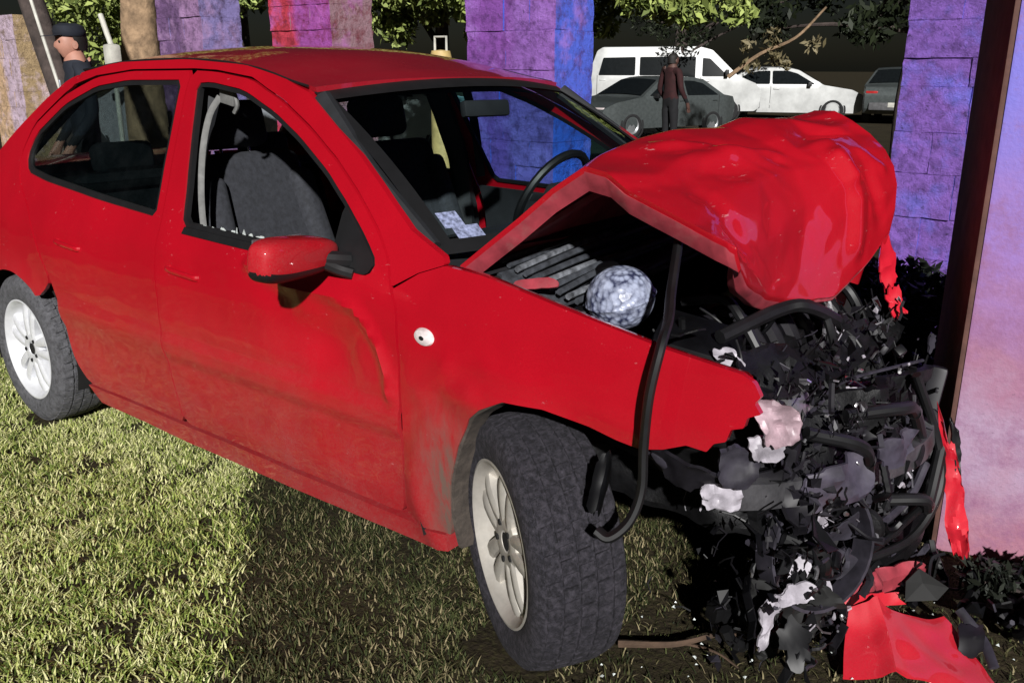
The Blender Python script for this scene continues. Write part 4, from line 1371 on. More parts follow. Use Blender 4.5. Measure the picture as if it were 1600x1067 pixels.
# parts one can name in the crushed nose
tube('bumper_beam', [(.40, -.68, .52), (.47, -.52, .485), (.545, -.30, .455), (.605, -.08, .44), (.63, .10, .43), (.615, .26, .46)], .036, M['bare_metal'], car, 4, 4, 1.3)
tube('lower_crossmember', [(.36, -.56, .13), (.47, -.36, .11), (.58, -.12, .10), (.64, .12, .12), (.63, .28, .16)], .03, M['dark_metal'], car, 4, 4)
for y in (-.44, .38):
    sheet('chassis_leg', [(-.15, y - .05, .50), (.46, y - .06, .52), (.47, y - .05, .36), (-.15, y - .05, .38)], M['red_inner'] if y > 0 else M['dark_metal'], car, 14, 6, .03, int(200 + y * 100), .05, .07, freq=10)
for k, (x, y) in enumerate(((.46, -.46), (.60, .27))):
    box('radiator_tank', (x, y, .38), (.05, .05, .44), M['dark_plastic'], rad, (R(8 - 20 * k), R(6), R(10)), .012)
    for q in range(5):
        box('tank_rib', (x + .027, y - .004, .22 + .08 * q), (.008, .052, .012), M['dark_plastic'], rad, (R(8 - 20 * k), R(6), R(10)), .002)
# condenser fins: thin upright louvres, kinked
for k in range(26):
    t_ = k / 25
    y = -.40 + .62 * t_
    x = .50 + .10 * ss(0, 1, t_)
    strip('radiator_louvre', [(x, y, .14), (x + .012 + .02 * math.sin(k * 1.3), y + .01 * math.sin(k), .26), (x - .01 + .02 * math.cos(k * .9), y + .012, .38), (x - .02, y - .006, .52)], .016, M['grey_plastic'] if k % 3 else M['bare_metal'], rad, Vector((0, 1, 0)), .002)
lathe('horn', [(.0001, .02), (.02, .022), (.045, .012), (.05, 0), (.045, -.012), (.02, -.02), (.0001, -.02)], M['dark_metal'], car, 22, 'Y').location = (.60, -.20, .30)
for k, (a, b_, c_) in enumerate((((.50, -.42, .60), (.60, -.25, .50), (.56, -.10, .36)), ((.52, -.20, .58), (.63, .02, .55), (.64, .16, .38)), ((.50, -.50, .36), (.58, -.42, .26), (.56, -.24, .18)), ((.60, -.02, .30), (.68, .10, .26), (.67, .22, .40)))):
    tube('coolant_hose', [a, Vector(a).lerp(Vector(b_), .6) + Vector((.03, 0, .02)), b_, c_], .017, M['rubber_hose'], car, 10, 6)
    lathe('hose_clip', [(.019, -.006), (.0195, 0), (.019, .006)], M['bare_metal'], car, 14).location = b_

# wires, splinters and clips too small to count, packed over the nose
rnd = random.Random(99)
V, F, fm = [], [], []
def xs_(y, z): return .665 - .10 * abs(y) - .22 * max(0, z - .45) - .06 * ss(.62, .8, z)
for k in range(1300):
    y, z = rnd.uniform(-.64, .38), rnd.uniform(.03, .77)
    x = xs_(y, z) - .03 - abs(rnd.gauss(0, .09))
    if z > .62 and x > .5: x -= .1
    if y < -.56: x -= rnd.uniform(0, .16)
    c = Vector((x, y, z))
    u = Vector((rnd.gauss(0, .6), rnd.gauss(0, 1), rnd.gauss(0, 1))).normalized()
    w = u.orthogonal().normalized(); w = (Matrix.Rotation(rnd.uniform(0, 6.3), 3, u) @ w)
    q = u.cross(w)
    n = len(V)
    mi = rnd.choices((0, 1, 2, 3, 4, 5), (40, 30, 17, 7, 3, 3))[0]
    if rnd.random() < .5:                     # bent wire or rod, three-sided
        L, rr = rnd.uniform(.010, .035), rnd.uniform(.0012, .003)
        b1 = w * L * rnd.uniform(-.6, .6)
        for p in (c - u * L, c + b1, c + u * L + q * L * rnd.uniform(-.4, .4)):
            for a in range(3):
                V.append(p + w * rr * math.cos(a * 2.1) + q * rr * math.sin(a * 2.1))
        for g in range(2):
            for a in range(3):
                a2 = (a + 1) % 3
                F.append((n + g * 3 + a, n + g * 3 + a2, n + g * 3 + 3 + a2, n + g * 3 + 3 + a)); fm.append(mi)
    else:                                      # folded splinter with thickness
        L = rnd.uniform(.006, .026) * (.6 if mi >= 4 else 1)
        f1, f2 = rnd.uniform(.2, .7), rnd.uniform(.4, 1)
        P = [c - u * L, c + w * L * f1, c + u * L * f2, c - w * L * f2 + q * L * .5]
        V += P + [p + q * .002 for p in P]
        F += [(n, n + 1, n + 2), (n, n + 2, n + 3), (n + 6, n + 5, n + 4), (n + 7, n + 6, n + 4), (n, n + 4, n + 5, n + 1), (n + 1, n + 5, n + 6, n + 2), (n + 2, n + 6, n + 7, n + 3), (n + 3, n + 7, n + 4, n)]
        fm += [mi] * 8
tg = mesh_obj('wreckage_tangle', V, F, None, car, smooth=False, mats=[M['black_plastic'], M['dark_plastic'], M['dark_metal'], M['grey_plastic'], M['bare_metal'], M['white_plastic']], fm=fm)
tg['kind'] = 'stuff'

# ground litter of lamp glass and plastic crumbs
rnd = random.Random(31)
V, F = [], []
for k in range(170):
    x, y = rnd.uniform(.15, 1.1), rnd.uniform(-1.0, .25)
    z = gz(x, y) + rnd.uniform(.0, .02)
    s_ = rnd.uniform(.002, .007)
    n = len(V)
    a = rnd.uniform(0, 6.3)
    V += [(x + s_ * math.cos(a), y + s_ * math.sin(a), z), (x + s_ * math.cos(a + 2), y + s_ * math.sin(a + 2), z + s_ * .6), (x + s_ * math.cos(a + 4.2), y + s_ * math.sin(a + 4.2), z + .001), (x, y, z + s_ * 1.1)]
    F += [(n, n + 1, n + 3), (n + 1, n + 2, n + 3), (n + 2, n, n + 3), (n + 2, n + 1, n)]
tag(mesh_obj('crash_litter', V, F, M['shard'], smooth=False), 'tiny splinters of glass and plastic strewn below the crushed nose', 'debris', None, 'stuff')

# hood seal torn loose: hangs over the fender down past the tyre
tube('hood_seal', [(.205, -.54, 1.06), (.235, -.61, 1.01), (.275, -.70, .955), (.325, -.80, .925), (.352, -.875, .895), (.348, -.905, .80), (.345, -.912, .69), (.352, -.925, .605), (.345, -.955, .545), (.318, -.985, .512), (.290, -.99, .520)], .0155, M['rubber_hose'], car, 8, 7, .62)
sheet('torn_liner', [(.235, -.905, .66), (.275, -.90, .655), (.26, -.93, .50), (.225, -.935, .515)], M['black_plastic'], car, 5, 9, .012, 91, .15, .004, bow=.02)

# bumper cover torn off onto the ground
bp_ = empty('bumper_cover', (.74, -.26, 0))
tag(bp_, 'torn red bumper cover lying on the ground before the crushed nose', 'bumper')
NB = [[(.615, -.305, .125), (.66, -.27, .135), (.71, -.20, .085), (.76, -.155, .065), (.80, -.12, .07)],
      [(.625, -.345, .075), (.69, -.30, .095), (.75, -.235, .07), (.80, -.19, .055), (.85, -.15, .05)],
      [(.64, -.395, .04), (.72, -.345, .06), (.79, -.29, .055), (.85, -.24, .04), (.90, -.19, .03)],
      [(.66, -.45, .02), (.75, -.40, .035), (.83, -.35, .03), (.90, -.30, .02), (.95, -.24, .015)]]
G = grid_surface(NB, 7, 7)
rows, cols = len(G), len(G[0])
V = [G[j][i] - Vector((.74, -.26, 0)) + Vector((0, 0, .012 * noise.noise(G[j][i] * 14) + .02 * math.exp(-((i / (cols - 1) - .28) / .05) ** 2))) for j in range(rows) for i in range(cols)]
F = [(j * cols + i, j * cols + i + 1, (j + 1) * cols + i + 1, (j + 1) * cols + i) for j in range(rows - 1) for i in range(cols - 1)]
N = len(V)
V += [v + Vector((0, 0, -.006)) for v in V]
F += [tuple(k + N for k in f[::-1]) for f in F]
mesh_obj('skin', V, F, M['red_bumper'], bp_, sharp=50)
sheet('duct', [(.09, .13, .08), (.15, .16, .08), (.17, .06, .03), (.11, .04, .03)], M['dark_plastic'], bp_, 7, 8, .02, 101, .2, .008)
tube('reinforcement', [(.09, .15, .10), (.16, .11, .06), (.20, .05, .035)], .012, M['grey_plastic'], bp_, 6, 4, .4)
sheet('torn_edge', [(-.16, -.06, .11), (-.03, .07, .10), (-.03, .09, .14), (-.15, -.03, .14)], M['red_bumper'], bp_, 9, 4, .015, 102, .3, .005)

# splintered black mouldings heaped between the cover and the pillar's foot
heap = empty('debris_heap', (.86, .06, 0))
tag(heap, 'heap of splintered black plastic between the red bumper cover and the pillar foot', 'debris')
junk(46, (-.20, -.10, .01), (.26, .16, .10), ['plastic_fragment', 'bracket', 'plastic_fragment', 'wire', 'hose'], ['black_plastic', 'dull_black', 'dark_plastic', 'black_plastic', 'grey_plastic', 'rubber_hose'], .02, .075, 15, heap, False)

# ------------------------------------------------------------------ pillars
def pillar_mat(name, c1, c2, c3, split):
    """painted stone, coloured police light mixed into the tones of front, right half, right-hand face"""
    m, nt, b = new_mat(name)
    v = coords(nt)
    geo = nt.nodes.new('ShaderNodeNewGeometry')
    sp = nt.nodes.new('ShaderNodeSeparateXYZ'); nt.links.new(geo.outputs['Position'], sp.inputs[0])
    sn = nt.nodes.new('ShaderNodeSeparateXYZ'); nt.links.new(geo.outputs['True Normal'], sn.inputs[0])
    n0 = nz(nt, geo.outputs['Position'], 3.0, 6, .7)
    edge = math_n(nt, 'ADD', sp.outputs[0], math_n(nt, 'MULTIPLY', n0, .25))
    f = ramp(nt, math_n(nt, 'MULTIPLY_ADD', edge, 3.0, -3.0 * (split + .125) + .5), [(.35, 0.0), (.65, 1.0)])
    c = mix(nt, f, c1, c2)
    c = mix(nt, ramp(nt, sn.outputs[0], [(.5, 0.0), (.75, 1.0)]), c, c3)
    n1 = nz(nt, geo.outputs['Position'], 11.0, 8, .75)
    c = mix(nt, ramp(nt, n1, [(.46, 0.0), (.66, .85)]), c, tuple(x * .3 for x in c1))
    n4 = nz(nt, geo.outputs['Position'], 5.0, 5, .6)
    c = mix(nt, ramp(nt, n4, [(.5, 0.0), (.7, .6)]), c, tuple(min(1, x * 1.5 + .05) for x in c2))
    n2 = nz(nt, geo.outputs['Position'], 26.0, 8, .8)
    c = mix(nt, ramp(nt, n2, [(.57, 0.0), (.68, .9)]), c, (.025, .02, .035))
    nt.links.new(c, b.inputs['Base Color'])
    b.inputs['Roughness'].default_value = .85
    b.inputs['Specular IOR Level'].default_value = .2
    bump(nt, b, n2, .9, .03)
    return m
M['mortar'] = plain('mortar', (.09, .07, .11), .95, bmp=.4)
STONES = []
def stone_mesh(seed):
    rnd = random.Random(seed)
    bm = bmesh.new()
    bmesh.ops.create_cube(bm, size=1)
    bmesh.ops.subdivide_edges(bm, edges=list(bm.edges), cuts=4, use_grid_fill=True)
    of = Vector((seed * 7.1, 3, 1))
    for v in bm.verts:
        e = sum(1 for c_ in v.co if abs(c_) > .49)
        q = noise.noise(v.co * 3 + of) * .03 + noise.noise(v.co * 8 + of) * .02
        v.co = v.co * (1 + q) * (1 if e < 2 else .993)
    bmesh.ops.recalc_face_normals(bm, faces=bm.faces)
    me = bpy.data.meshes.new('stone')
    bm.to_mesh(me); bm.free()
    me.materials.append(None)
    return me
STONES = [stone_mesh(k) for k in range(6)]
def pillar(x, y, mat, label, seed, W=.78, D=.46, H=2.1, courses=10):
    rnd = random.Random(seed)
    p = empty('stone_pillar', (x, y, 0))
    tag(p, label, 'pillar', 'row of painted stone pillars', 'thing')
    box('mortar_core', (0, 0, H / 2 - .02), (W - .022, D - .022, H - .03), mat, p, bev=.005)
    hs = [rnd.uniform(.75, 1.3) for _ in range(courses)]
    hs = [h_ * H / sum(hs) for h_ in hs]
    for r in range(courses):
        ch = hs[r]; z0 = sum(hs[:r])
        n = 2 if r % 2 else 3
        cuts = [-W / 2] + [(-W / 2 + W * k / n) + rnd.uniform(-.09, .09) for k in range(1, n)] + [W / 2]
        for k in range(n):
            w = cuts[k + 1] - cuts[k]
            o = bpy.data.objects.new('stone', rnd.choice(STONES))
            C.objects.link(o); o.parent = p
            o.location = ((cuts[k] + cuts[k + 1]) / 2, rnd.uniform(-.006, .006), z0 + ch / 2)
            o.scale = (w - .001, D + rnd.uniform(-.008, .012), ch - .001)
            o.material_slots[0].link = 'OBJECT'
            o.material_slots[0].material = mat
    return p
MP = {
    5: pillar_mat('violet_stone_tint', (.30, .15, .60), (.11, .13, .78), (.16, .16, .75), .2),
    4: pillar_mat('purple_blue_stone_tint', (.30, .10, .46), (.36, .16, .58), (.12, .19, .92), -2.87),
    3: pillar_mat('red_purple_stone_tint', (.62, .06, .10), (.42, .10, .42), (.40, .24, .28), -5.2),
    2: pillar_mat('lavender_stone_tint', (.20, .11, .25), (.38, .22, .42), (.30, .25, .55), -7.3),
    1: pillar_mat('cream_stone_tint', (.62, .42, .26), (.58, .45, .55), (.5, .36, .2), -12.75),
}
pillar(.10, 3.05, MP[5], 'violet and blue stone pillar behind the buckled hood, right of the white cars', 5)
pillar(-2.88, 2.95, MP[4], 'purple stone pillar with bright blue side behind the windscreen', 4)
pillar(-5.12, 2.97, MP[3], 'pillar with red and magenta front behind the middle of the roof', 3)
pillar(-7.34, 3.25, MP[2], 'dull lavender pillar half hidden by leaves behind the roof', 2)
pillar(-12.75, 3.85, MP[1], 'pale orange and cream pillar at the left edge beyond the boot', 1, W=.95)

# the pillar that was hit: smooth render, brown left side
m, nt, b = new_mat('lavender_render')
v = coords(nt)
sp = nt.nodes.new('ShaderNodeSeparateXYZ'); nt.links.new(v, sp.inputs[0])
n1 = nz(nt, v, 4.0, 7, .7)
n2 = nz(nt, v, 60.0, 4, .6)
k_ = math_n(nt, 'ADD', sp.outputs[2], math_n(nt, 'MULTIPLY_ADD', n1, .7, .70))
c = ramp(nt, math_n(nt, 'MULTIPLY', k_, .62), [(.0, (.42, .17, .23)), (.22, (.42, .29, .42)), (.36, (.37, .17, .27)), (.56, (.31, .17, .46)), (.85, (.19, .17, .62))])  # tint over height holds coloured police light, blue above pink
c = mix(nt, ramp(nt, n2, [(.62, 0.0), (.75, .6)]), c, (.16, .1, .16))
c = mix(nt, ramp(nt, nz(nt, v, 7.0, 9, .8), [(.46, 0.0), (.66, .8)]), c, (.27, .11, .22))
nt.links.new(c, b.inputs['Base Color']); b.inputs['Roughness'].default_value = .7
bump(nt, b, n2, .35, .006)
M['render'] = m
M['brown'] = plain('brown_side', (.10, .045, .035), .8, var=.35, bmp=.2, dust=.2, dustcol=(.14, .1, .09))
pl = empty('rendered_pillar', (.66, .35, 0), R(19.5))
tag(pl, 'smooth lavender and pink pillar that the car struck, brown along its left side', 'pillar', None, 'thing')
box('shaft', (.39, .25, 1.05), (.76, .50, 2.1), M['render'], pl, bev=.012)
box('brown_edge', (.004, .25, 1.05), (.014, .496, 2.09), M['brown'], pl, bev=.004)

# ------------------------------------------------------------------ foliage
def leaf_mat(name, a, b_):
    m, nt, b = new_mat(name)
    g = nt.nodes.new('ShaderNodeNewGeometry')
    c = ramp(nt, g.outputs['Random Per Island'], [(0, a), (1, b_)])
    nt.links.new(c, b.inputs['Base Color'])
    b.inputs['Roughness'].default_value = .6
    b.inputs['Specular IOR Level'].default_value = .3
    return m
M['leaf'] = leaf_mat('leaf_green', (.045, .07, .014), (.40, .48, .13))
M['leaf_unlit'] = leaf_mat('leaf_unlit', (.006, .010, .004), (.022, .03, .012))  # night dark put into the leaf colour of the dim trees
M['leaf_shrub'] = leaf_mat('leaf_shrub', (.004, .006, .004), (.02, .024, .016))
M['bark'] = plain('tan_bark', (.30, .20, .12), .95, var=.5, scale=9, bmp=.9)
M['bark_dark'] = plain('dark_bark', (.06, .045, .04), .95, var=.5, scale=9, bmp=.9)

def leaves(name, blobs, n, size, mat, parent, seed, hang=.0):
    rng = np.random.default_rng(seed)
    V = np.zeros((n, 4, 3))
    w = np.array([b_[3] ** 2 for b_ in blobs]); w /= w.sum()
    idx = rng.choice(len(blobs), n, p=w)
    cen = np.array([b_[:3] for b_ in blobs])[idx]
    rad = np.array([b_[3] for b_ in blobs])[idx]
    d = rng.normal(size=(n, 3)); d /= np.linalg.norm(d, axis=1)[:, None]
    p = cen + d * (rad * rng.uniform(.25, 1.0, n) ** .6)[:, None] * np.array([1, 1, .8])
    # twig clumping
    cl = rng.integers(0, max(1, n // 9), n)
    tw = rng.normal(size=(max(1, n // 9), 3)) * .0
    a = rng.normal(size=(n, 3)); a[:, 2] -= hang; a /= np.linalg.norm(a, axis=1)[:, None]
    b2 = np.cross(a, rng.normal(size=(n, 3))); b2 /= np.linalg.norm(b2, axis=1)[:, None]
    s = size * rng.uniform(.6, 1.5, n)[:, None]
    V[:, 0] = p - a * s; V[:, 1] = p + b2 * s * .38; V[:, 2] = p + a * s; V[:, 3] = p - b2 * s * .38
    me = bpy.data.meshes.new(name)
    me.vertices.add(n * 4); me.vertices.foreach_set('co', V.ravel())
    me.loops.add(n * 4); me.loops.foreach_set('vertex_index', np.arange(n * 4))
    me.polygons.add(n); me.polygons.foreach_set('loop_start', np.arange(n) * 4)
    me.update(); me.materials.append(mat)
    o = bpy.data.objects.new(name, me); C.objects.link(o); o.parent = parent
    return o

def tree(x, y, h, trunk_r, blobs, n, size, lm, bm_, label, seed, lean=(0, 0), hang=.4, name='tree'):
    t = empty(name, (x, y, 0))
    tag(t, label, 'tree')
    rnd = random.Random(seed)
    top = Vector((lean[0], lean[1], h))
    pts = [Vector((0, 0, -.05)), top * .33 + Vector((rnd.uniform(-.08, .08), rnd.uniform(-.08, .08), 0)), top * .66 + Vector((rnd.uniform(-.1, .1), rnd.uniform(-.1, .1), 0)), top]
    tr = tube('trunk', pts, (trunk_r, trunk_r * .5), bm_, t, 12, 6)
    for k, b_ in enumerate(blobs[:7]):
        s = pts[2].lerp(pts[3], rnd.random())
        e = Vector(b_[:3])
        tube('limb', [s, s.lerp(e, .5) + Vector((rnd.uniform(-.1, .1), rnd.uniform(-.1, .1), .08)), e], (trunk_r * .35, trunk_r * .1), bm_, tr, 6, 4)
    leaves('crown', blobs, n, size, lm, t, seed, hang)
    return t
def blobset(seed, n, cx, cy, cz, sx, sy, sz, r0, r1):
    rnd = random.Random(seed)
    return [(cx + rnd.uniform(-sx, sx), cy + rnd.uniform(-sy, sy), cz + rnd.uniform(-sz, sz), rnd.uniform(r0, r1)) for _ in range(n)]

tree(-6.6, 6.1, 2.4, .13, blobset(1, 38, .8, -.9, 2.25, .95, .7, .46, .2, .34), 11000, .055, M['leaf'], M['bark_dark'], 'leafy tree with bright drooping leaves between the red and purple pillars', 1)
tree(-5.15, 6.64, 2.6, .13, blobset(2, 34, 1.2, -.5, 2.36, .95, .7, .42, .2, .32), 9500, .055, M['leaf'], M['bark_dark'], 'leafy tree hanging over the white van beside the blue pillar', 2)
tree(-9.6, 5.4, 2.6, .15, blobset(3, 28, .9, -.5, 2.5, .9, .7, .4, .2, .36), 4800, .06, M['leaf'], M['bark_dark'], 'tree with leaves hanging over the lavender pillar', 3)
tree(-9.63, 3.95, 3.6, .30, blobset(4, 10, 0, 0, 3.8, 1.2, 1.2, .5, .3, .5), 1500, .06, M['leaf'], M['bark'], 'thick tan tree trunk left of the lavender pillar', 4, lean=(.1, .1))
tree(-6.5, 1.66, 5.0, .135, blobset(5, 8, -2.6, 0, 5.4, .8, .8, .4, .3, .5), 1200, .06, M['leaf_unlit'], M['bark_dark'], 'dark leaning tree trunk at the left edge behind the boot', 5, lean=(-2.67, -.05))
tree(-11, 20.6, 2.6, .12, blobset(6, 16, .6, 0, 2.7, 2.0, 1.2, .7, .3, .6), 2600, .07, M['leaf_unlit'], M['bark_dark'], 'dim tree behind the white van roof', 6)
tree(-2.6, 11.5, 2.8, .13, blobset(7, 16, -.6, 0, 2.5, 1.6, 1.2, .6, .3, .5), 2200, .07, M['leaf_unlit'], M['bark_dark'], 'dim tree above the white sedan left of the violet pillar', 7)
tree(-14, 26, 4.5, .2, blobset(8, 18, 0, 0, 4.8, 3, 2, 1.4, .6, 1.1), 3200, .12, M['leaf_unlit'], M['bark_dark'], 'far dark tree behind the parked van', 8)
tree(-5, 29, 4.5, .2, blobset(9, 18, 0, 0, 4.6, 3.4, 2, 1.5, .6, 1.1), 3200, .12, M['leaf_unlit'], M['bark_dark'], 'far dark tree behind the parked white sedan', 9)
tree(-16.5, 8.5, 3.5, .2, blobset(10, 26, 0, 0, 2.7, 2.4, 2, 1.2, .35, .7), 4500, .09, M['leaf'], M['bark'], 'bushy tree behind the tan trunk at far left', 10)
# pale broken branch hanging over the parked cars
br = empty('hanging_branch', (-3.95, 9.66, 1.55))
tag(br, 'pale broken branch with dry leaves above the parked white cars', 'branch')
tube('stem', [(-.5, -.1, -.25), (-.1, 0, .05), (.35, .05, .25), (.7, .1, .62)], (.03, .014), M['bark'], br, 6, 5)
leaves('dry_leaves', blobset(11, 8, .1, 0, .1, .5, .1, .22, .1, .18), 260, .05, leaf_mat('dry_leaf', (.06, .05, .02), (.24, .2, .11)), br, 11, .6)

def shrub(x, y, blobs, n, size, label, seed, mat='leaf_shrub'):
    s = empty('shrub', (x, y, 0))
    tag(s, label, 'shrub')
    rnd = random.Random(seed)
    for k in range(5):
        e = Vector(blobs[k % len(blobs)][:3])
        tube('stem', [(rnd.uniform(-.05, .05), rnd.uniform(-.05, .05), -.02), e * .5 + Vector((.03, 0, .02)), e], (.012, .005), M['bark_dark'], s, 5, 4)
    leaves('foliage', blobs, n, size, M[mat], s, seed, .1)
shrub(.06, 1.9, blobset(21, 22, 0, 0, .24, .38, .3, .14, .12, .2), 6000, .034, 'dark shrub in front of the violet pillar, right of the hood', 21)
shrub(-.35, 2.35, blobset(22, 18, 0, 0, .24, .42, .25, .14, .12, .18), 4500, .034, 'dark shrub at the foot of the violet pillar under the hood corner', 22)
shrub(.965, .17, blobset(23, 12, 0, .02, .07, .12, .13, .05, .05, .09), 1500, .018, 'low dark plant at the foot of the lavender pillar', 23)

# fallen twigs in front of the wheel
for k, (a, b_, l) in enumerate((((.16, -.66, .01), (.46, -.42, .02), 'brown dead branch on the soil right of the front tyre'),)):
    a, b_ = Vector(a), Vector(b_)
    tw = empty('fallen_twig', a)
    tag(tw, l, 'twig')
    d = b_ - a
    M['twig'] = M.get('twig') or plain('dead_twig', (.09, .055, .035), .9, var=.4, bmp=.5)
    tube('stem', [(0, 0, 0), d * .35 + Vector((.02, -.015, .012)), d * .7 + Vector((-.01, .01, .01)), d], (.010, .004), M['twig'], tw, 6, 5)
    tube('twig_fork', [d * .4, d * .6 + Vector((.04, -.05, .015)), d * .7 + Vector((.08, -.09, .01))], (.005, .002), M['twig'], tw, 5, 4)

# ------------------------------------------------------------------ parked vehicles
M['white_paint'] = plain('white_car_paint', (.52, .53, .52), .35, var=.2, scale=3, coat=.6)
M['silver_paint'] = plain('silver_car_paint', (.10, .115, .115), .35, .35, var=.2, coat=.6)
M['grey_paint'] = plain('grey_van_paint', (.30, .30, .33), .4, .2, var=.2, coat=.5)
M['dark_glass'] = plain('dark_car_glass', (.008, .010, .011), .08, var=.2)
M['far_tyre'] = plain('far_tyre', (.014, .014, .015), .9)
M['far_bumper'] = plain('grey_bumper_plastic', (.10, .10, .105), .6, var=.3)
M['post_white'] = plain('white_enamel', (.55, .54, .48), .5, var=.25, scale=8)
M['far_rim'] = plain('far_rim', (.35, .36, .37), .4, .6)
M['amber'] = plain('amber_lens', (.6, .25, .08), .3)
M['tail_red'] = plain('red_lens', (.4, .02, .02), .3)

def vehicle(name, label, loc, rz, outline, halfw_, tumble, belt, windows, wheels, paint, front_strip, rear_strip, extras=(), group=None):
    """outline: closed side view (x, z); windows: side-glass polygons; strips: (xz, xz) ends of the screens"""
    r = empty(name, loc, rz)
    tag(r, label, 'van' if 'van' in name else 'car', group)
    zmax = max(p[1] for p in outline)
    def hw(x, z):
        xm = [p[0] for p in outline]
        e = min(x - min(xm), max(xm) - x)
        w = halfw_ - tumble * max(0, (z - belt)) / (zmax - belt)
        w -= .10 * (1 - ss(0, .45, e)) + .03 * (1 - ss(.18, .5, z))
        return w
    for s in (-1, 1):
        panel('body_side', smooth_poly(outline), lambda x, z: (x, s * hw(x, z), z), paint, r, step=.14, thick=.03, inward=(0, -s, 0), flip=s < 0)
        for wnd in windows:
            panel('side_window', smooth_poly(wnd), lambda x, z: (x, s * (hw(x, z) + .006), z), M['dark_glass'], r, step=.16, thick=.012, inward=(0, -s, 0), flip=s < 0)
        for (wx, wz, wr) in wheels:
            w = empty('wheel', (wx, s * (halfw_ - .09), wz), 0 if s < 0 else math.pi, r)
            lathe('tyre', [(wr * .62, -.08), (wr * .8, -.1), (wr * .96, -.085), (wr, -.04), (wr, .08), (wr * .6, .09)], M['far_tyre'], w, 24)
            lathe('rim', [(.0001, -.07), (wr * .2, -.075), (wr * .5, -.06), (wr * .6, -.085), (wr * .64, -.09)], M['far_rim'], w, 24)
            V, F = lathe_data([(wr * 1.0, -.113), (wr * 1.14, -.113)], 24)
            mesh_obj('arch', V, F, M['far_tyre'], r).location = (wx, s * (halfw_ - .115) + (0 if s < 0 else .226), wz)
    # skin that joins both sides along the outline
    P = resample(smooth_poly(outline), .12)
    V, F = [], []
    nn = 9
    for p in P:
        w = hw(p.x, p.y)
        for k in range(nn):
            t = -1 + 2 * k / (nn - 1)
            V.append((p.x, t * w * .999, p.y + (.03 * (1 - t * t) if p.y > belt else 0) - .002))
    n = len(P)
    for i in range(n):
        for k in range(nn - 1):
            i2 = (i + 1) % n
            F.append((i * nn + k, i * nn + k + 1, i2 * nn + k + 1, i2 * nn + k))
    mesh_obj('body_skin', V, F, paint, r)
    for nm, (a, b_) in (('windscreen', front_strip), ('rear_window', rear_strip)):
        V, F = [], []
        d = Vector((b_[0] - a[0], b_[1] - a[1])); nrm = Vector((d.y, -d.x)).normalized()
        if (nrm.x > 0) != (nm == 'windscreen'): nrm = -nrm
        for j in range(5):
            q = Vector(a).lerp(Vector(b_), j / 4)
            w = hw(q.x, q.y) - .07
            for k in range(9):
                t = -1 + k / 4
                V.append((q.x + nrm.x * .02, t * w, q.y + nrm.y * .02 + .03 * (1 - t * t)))
        for j in range(4):
            for k in range(8):
                F.append((j * 9 + k, j * 9 + k + 1, j * 9 + k + 10, j * 9 + k + 9))
        mesh_obj(nm, V, F, M['dark_glass'], r)
    # shut lines, handles, bumpers and plates
    xm0, xm1 = min(p[0] for p in outline), max(p[0] for p in outline)
    for s in (-1, 1):
        for wnd in windows:
            xr = min(p[0] for p in wnd if p[1] < belt + .25); xf = max(p[0] for p in wnd)
            zt = min(p[1] for p in wnd)
            tube('door_seam', [(xr - .03, s * (hw(xr, z) + .002), z) for z in (zt, zt * .75 + .09, .36)], .007, M['far_tyre'], r, 4, 2)
            if xf - xr > .5: box('door_handle', (xr + .12, s * (hw(xr, .9) + .012), zt - .12), (.16, .03, .03), paint, r, bev=.008)
    for x, sg in ((xm0, -1), (xm1, 1)):
        box('bumper', (x - sg * .03, 0, .46), (.12, 1.5 * halfw_, .2), M['far_bumper'], r, bev=.04)
        box('number_plate', (x + sg * .036, 0, .50), (.012, .34, .12), M['post_white'], r, bev=.004)
    for (nm, c, sz, mt) in extras:
        for s in (-1, 1):
            box(nm, (c[0], s * c[1], c[2]), sz, mt, r, bev=.02)
    return r

VAN = [(-2.3, .35), (-2.32, .9), (-2.25, 1.3), (-2.05, 1.86), (-1.9, 1.95), (.7, 1.97), (1.05, 1.88), (1.75, 1.22), (2.25, 1.02), (2.38, .85), (2.38, .4), (2.25, .3), (-2.2, .28)]
vehicle('white_van', 'white passenger van parked behind the wreck, dark windows along its side', (-11.55, 21.0, 0), R(30), VAN, .88, .18, 1.1,
        [[(-2.0, 1.22), (-1.88, 1.68), (-1.0, 1.70), (-1.0, 1.22)], [(-.88, 1.22), (-.88, 1.70), (-.02, 1.71), (-.02, 1.22)], [(.10, .75), (.10, 1.71), (.62, 1.71), (.62, .75)], [(.80, 1.2), (.80, 1.68), (1.0, 1.66), (1.5, 1.2)]],
        [(-1.4, .33, .33), (1.5, .33, .33)], M['white_paint'], ((1.72, 1.27), (1.08, 1.85)), ((-2.24, 1.3), (-2.08, 1.80)),
        [('headlamp', (2.30, .62, .82), (.12, .28, .16), M['lamp_clear']), ('tail_lamp', (-2.27, .72, 1.0), (.1, .14, .4), M['tail_red']), ('side_mirror', (1.45, .98, 1.3), (.1, .16, .16), M['black_trim'])])
SED = [(-2.1, .4), (-2.15, .75), (-2.05, .95), (-1.65, 1.0), (-1.1, 1.36), (-.75, 1.43), (.05, 1.43), (.35, 1.36), (1.0, .98), (1.75, .86), (2.05, .72), (2.12, .5), (2.05, .3), (1.9, .24), (-1.95, .26)]
SEDW = [[(-1.45, 1.0), (-1.02, 1.28), (-.72, 1.34), (-.42, 1.35), (-.42, 1.0)], [(-.36, 1.0), (-.36, 1.35), (.05, 1.35), (.3, 1.28), (.78, 1.0)]]
SEDE = [('headlamp', (1.98, .58, .68), (.14, .3, .13), M['lamp_clear']), ('tail_lamp', (-2.08, .6, .78), (.1, .3, .14), M['tail_red']), ('side_mirror', (.62, .92, 1.0), (.1, .16, .11), M['black_trim'])]
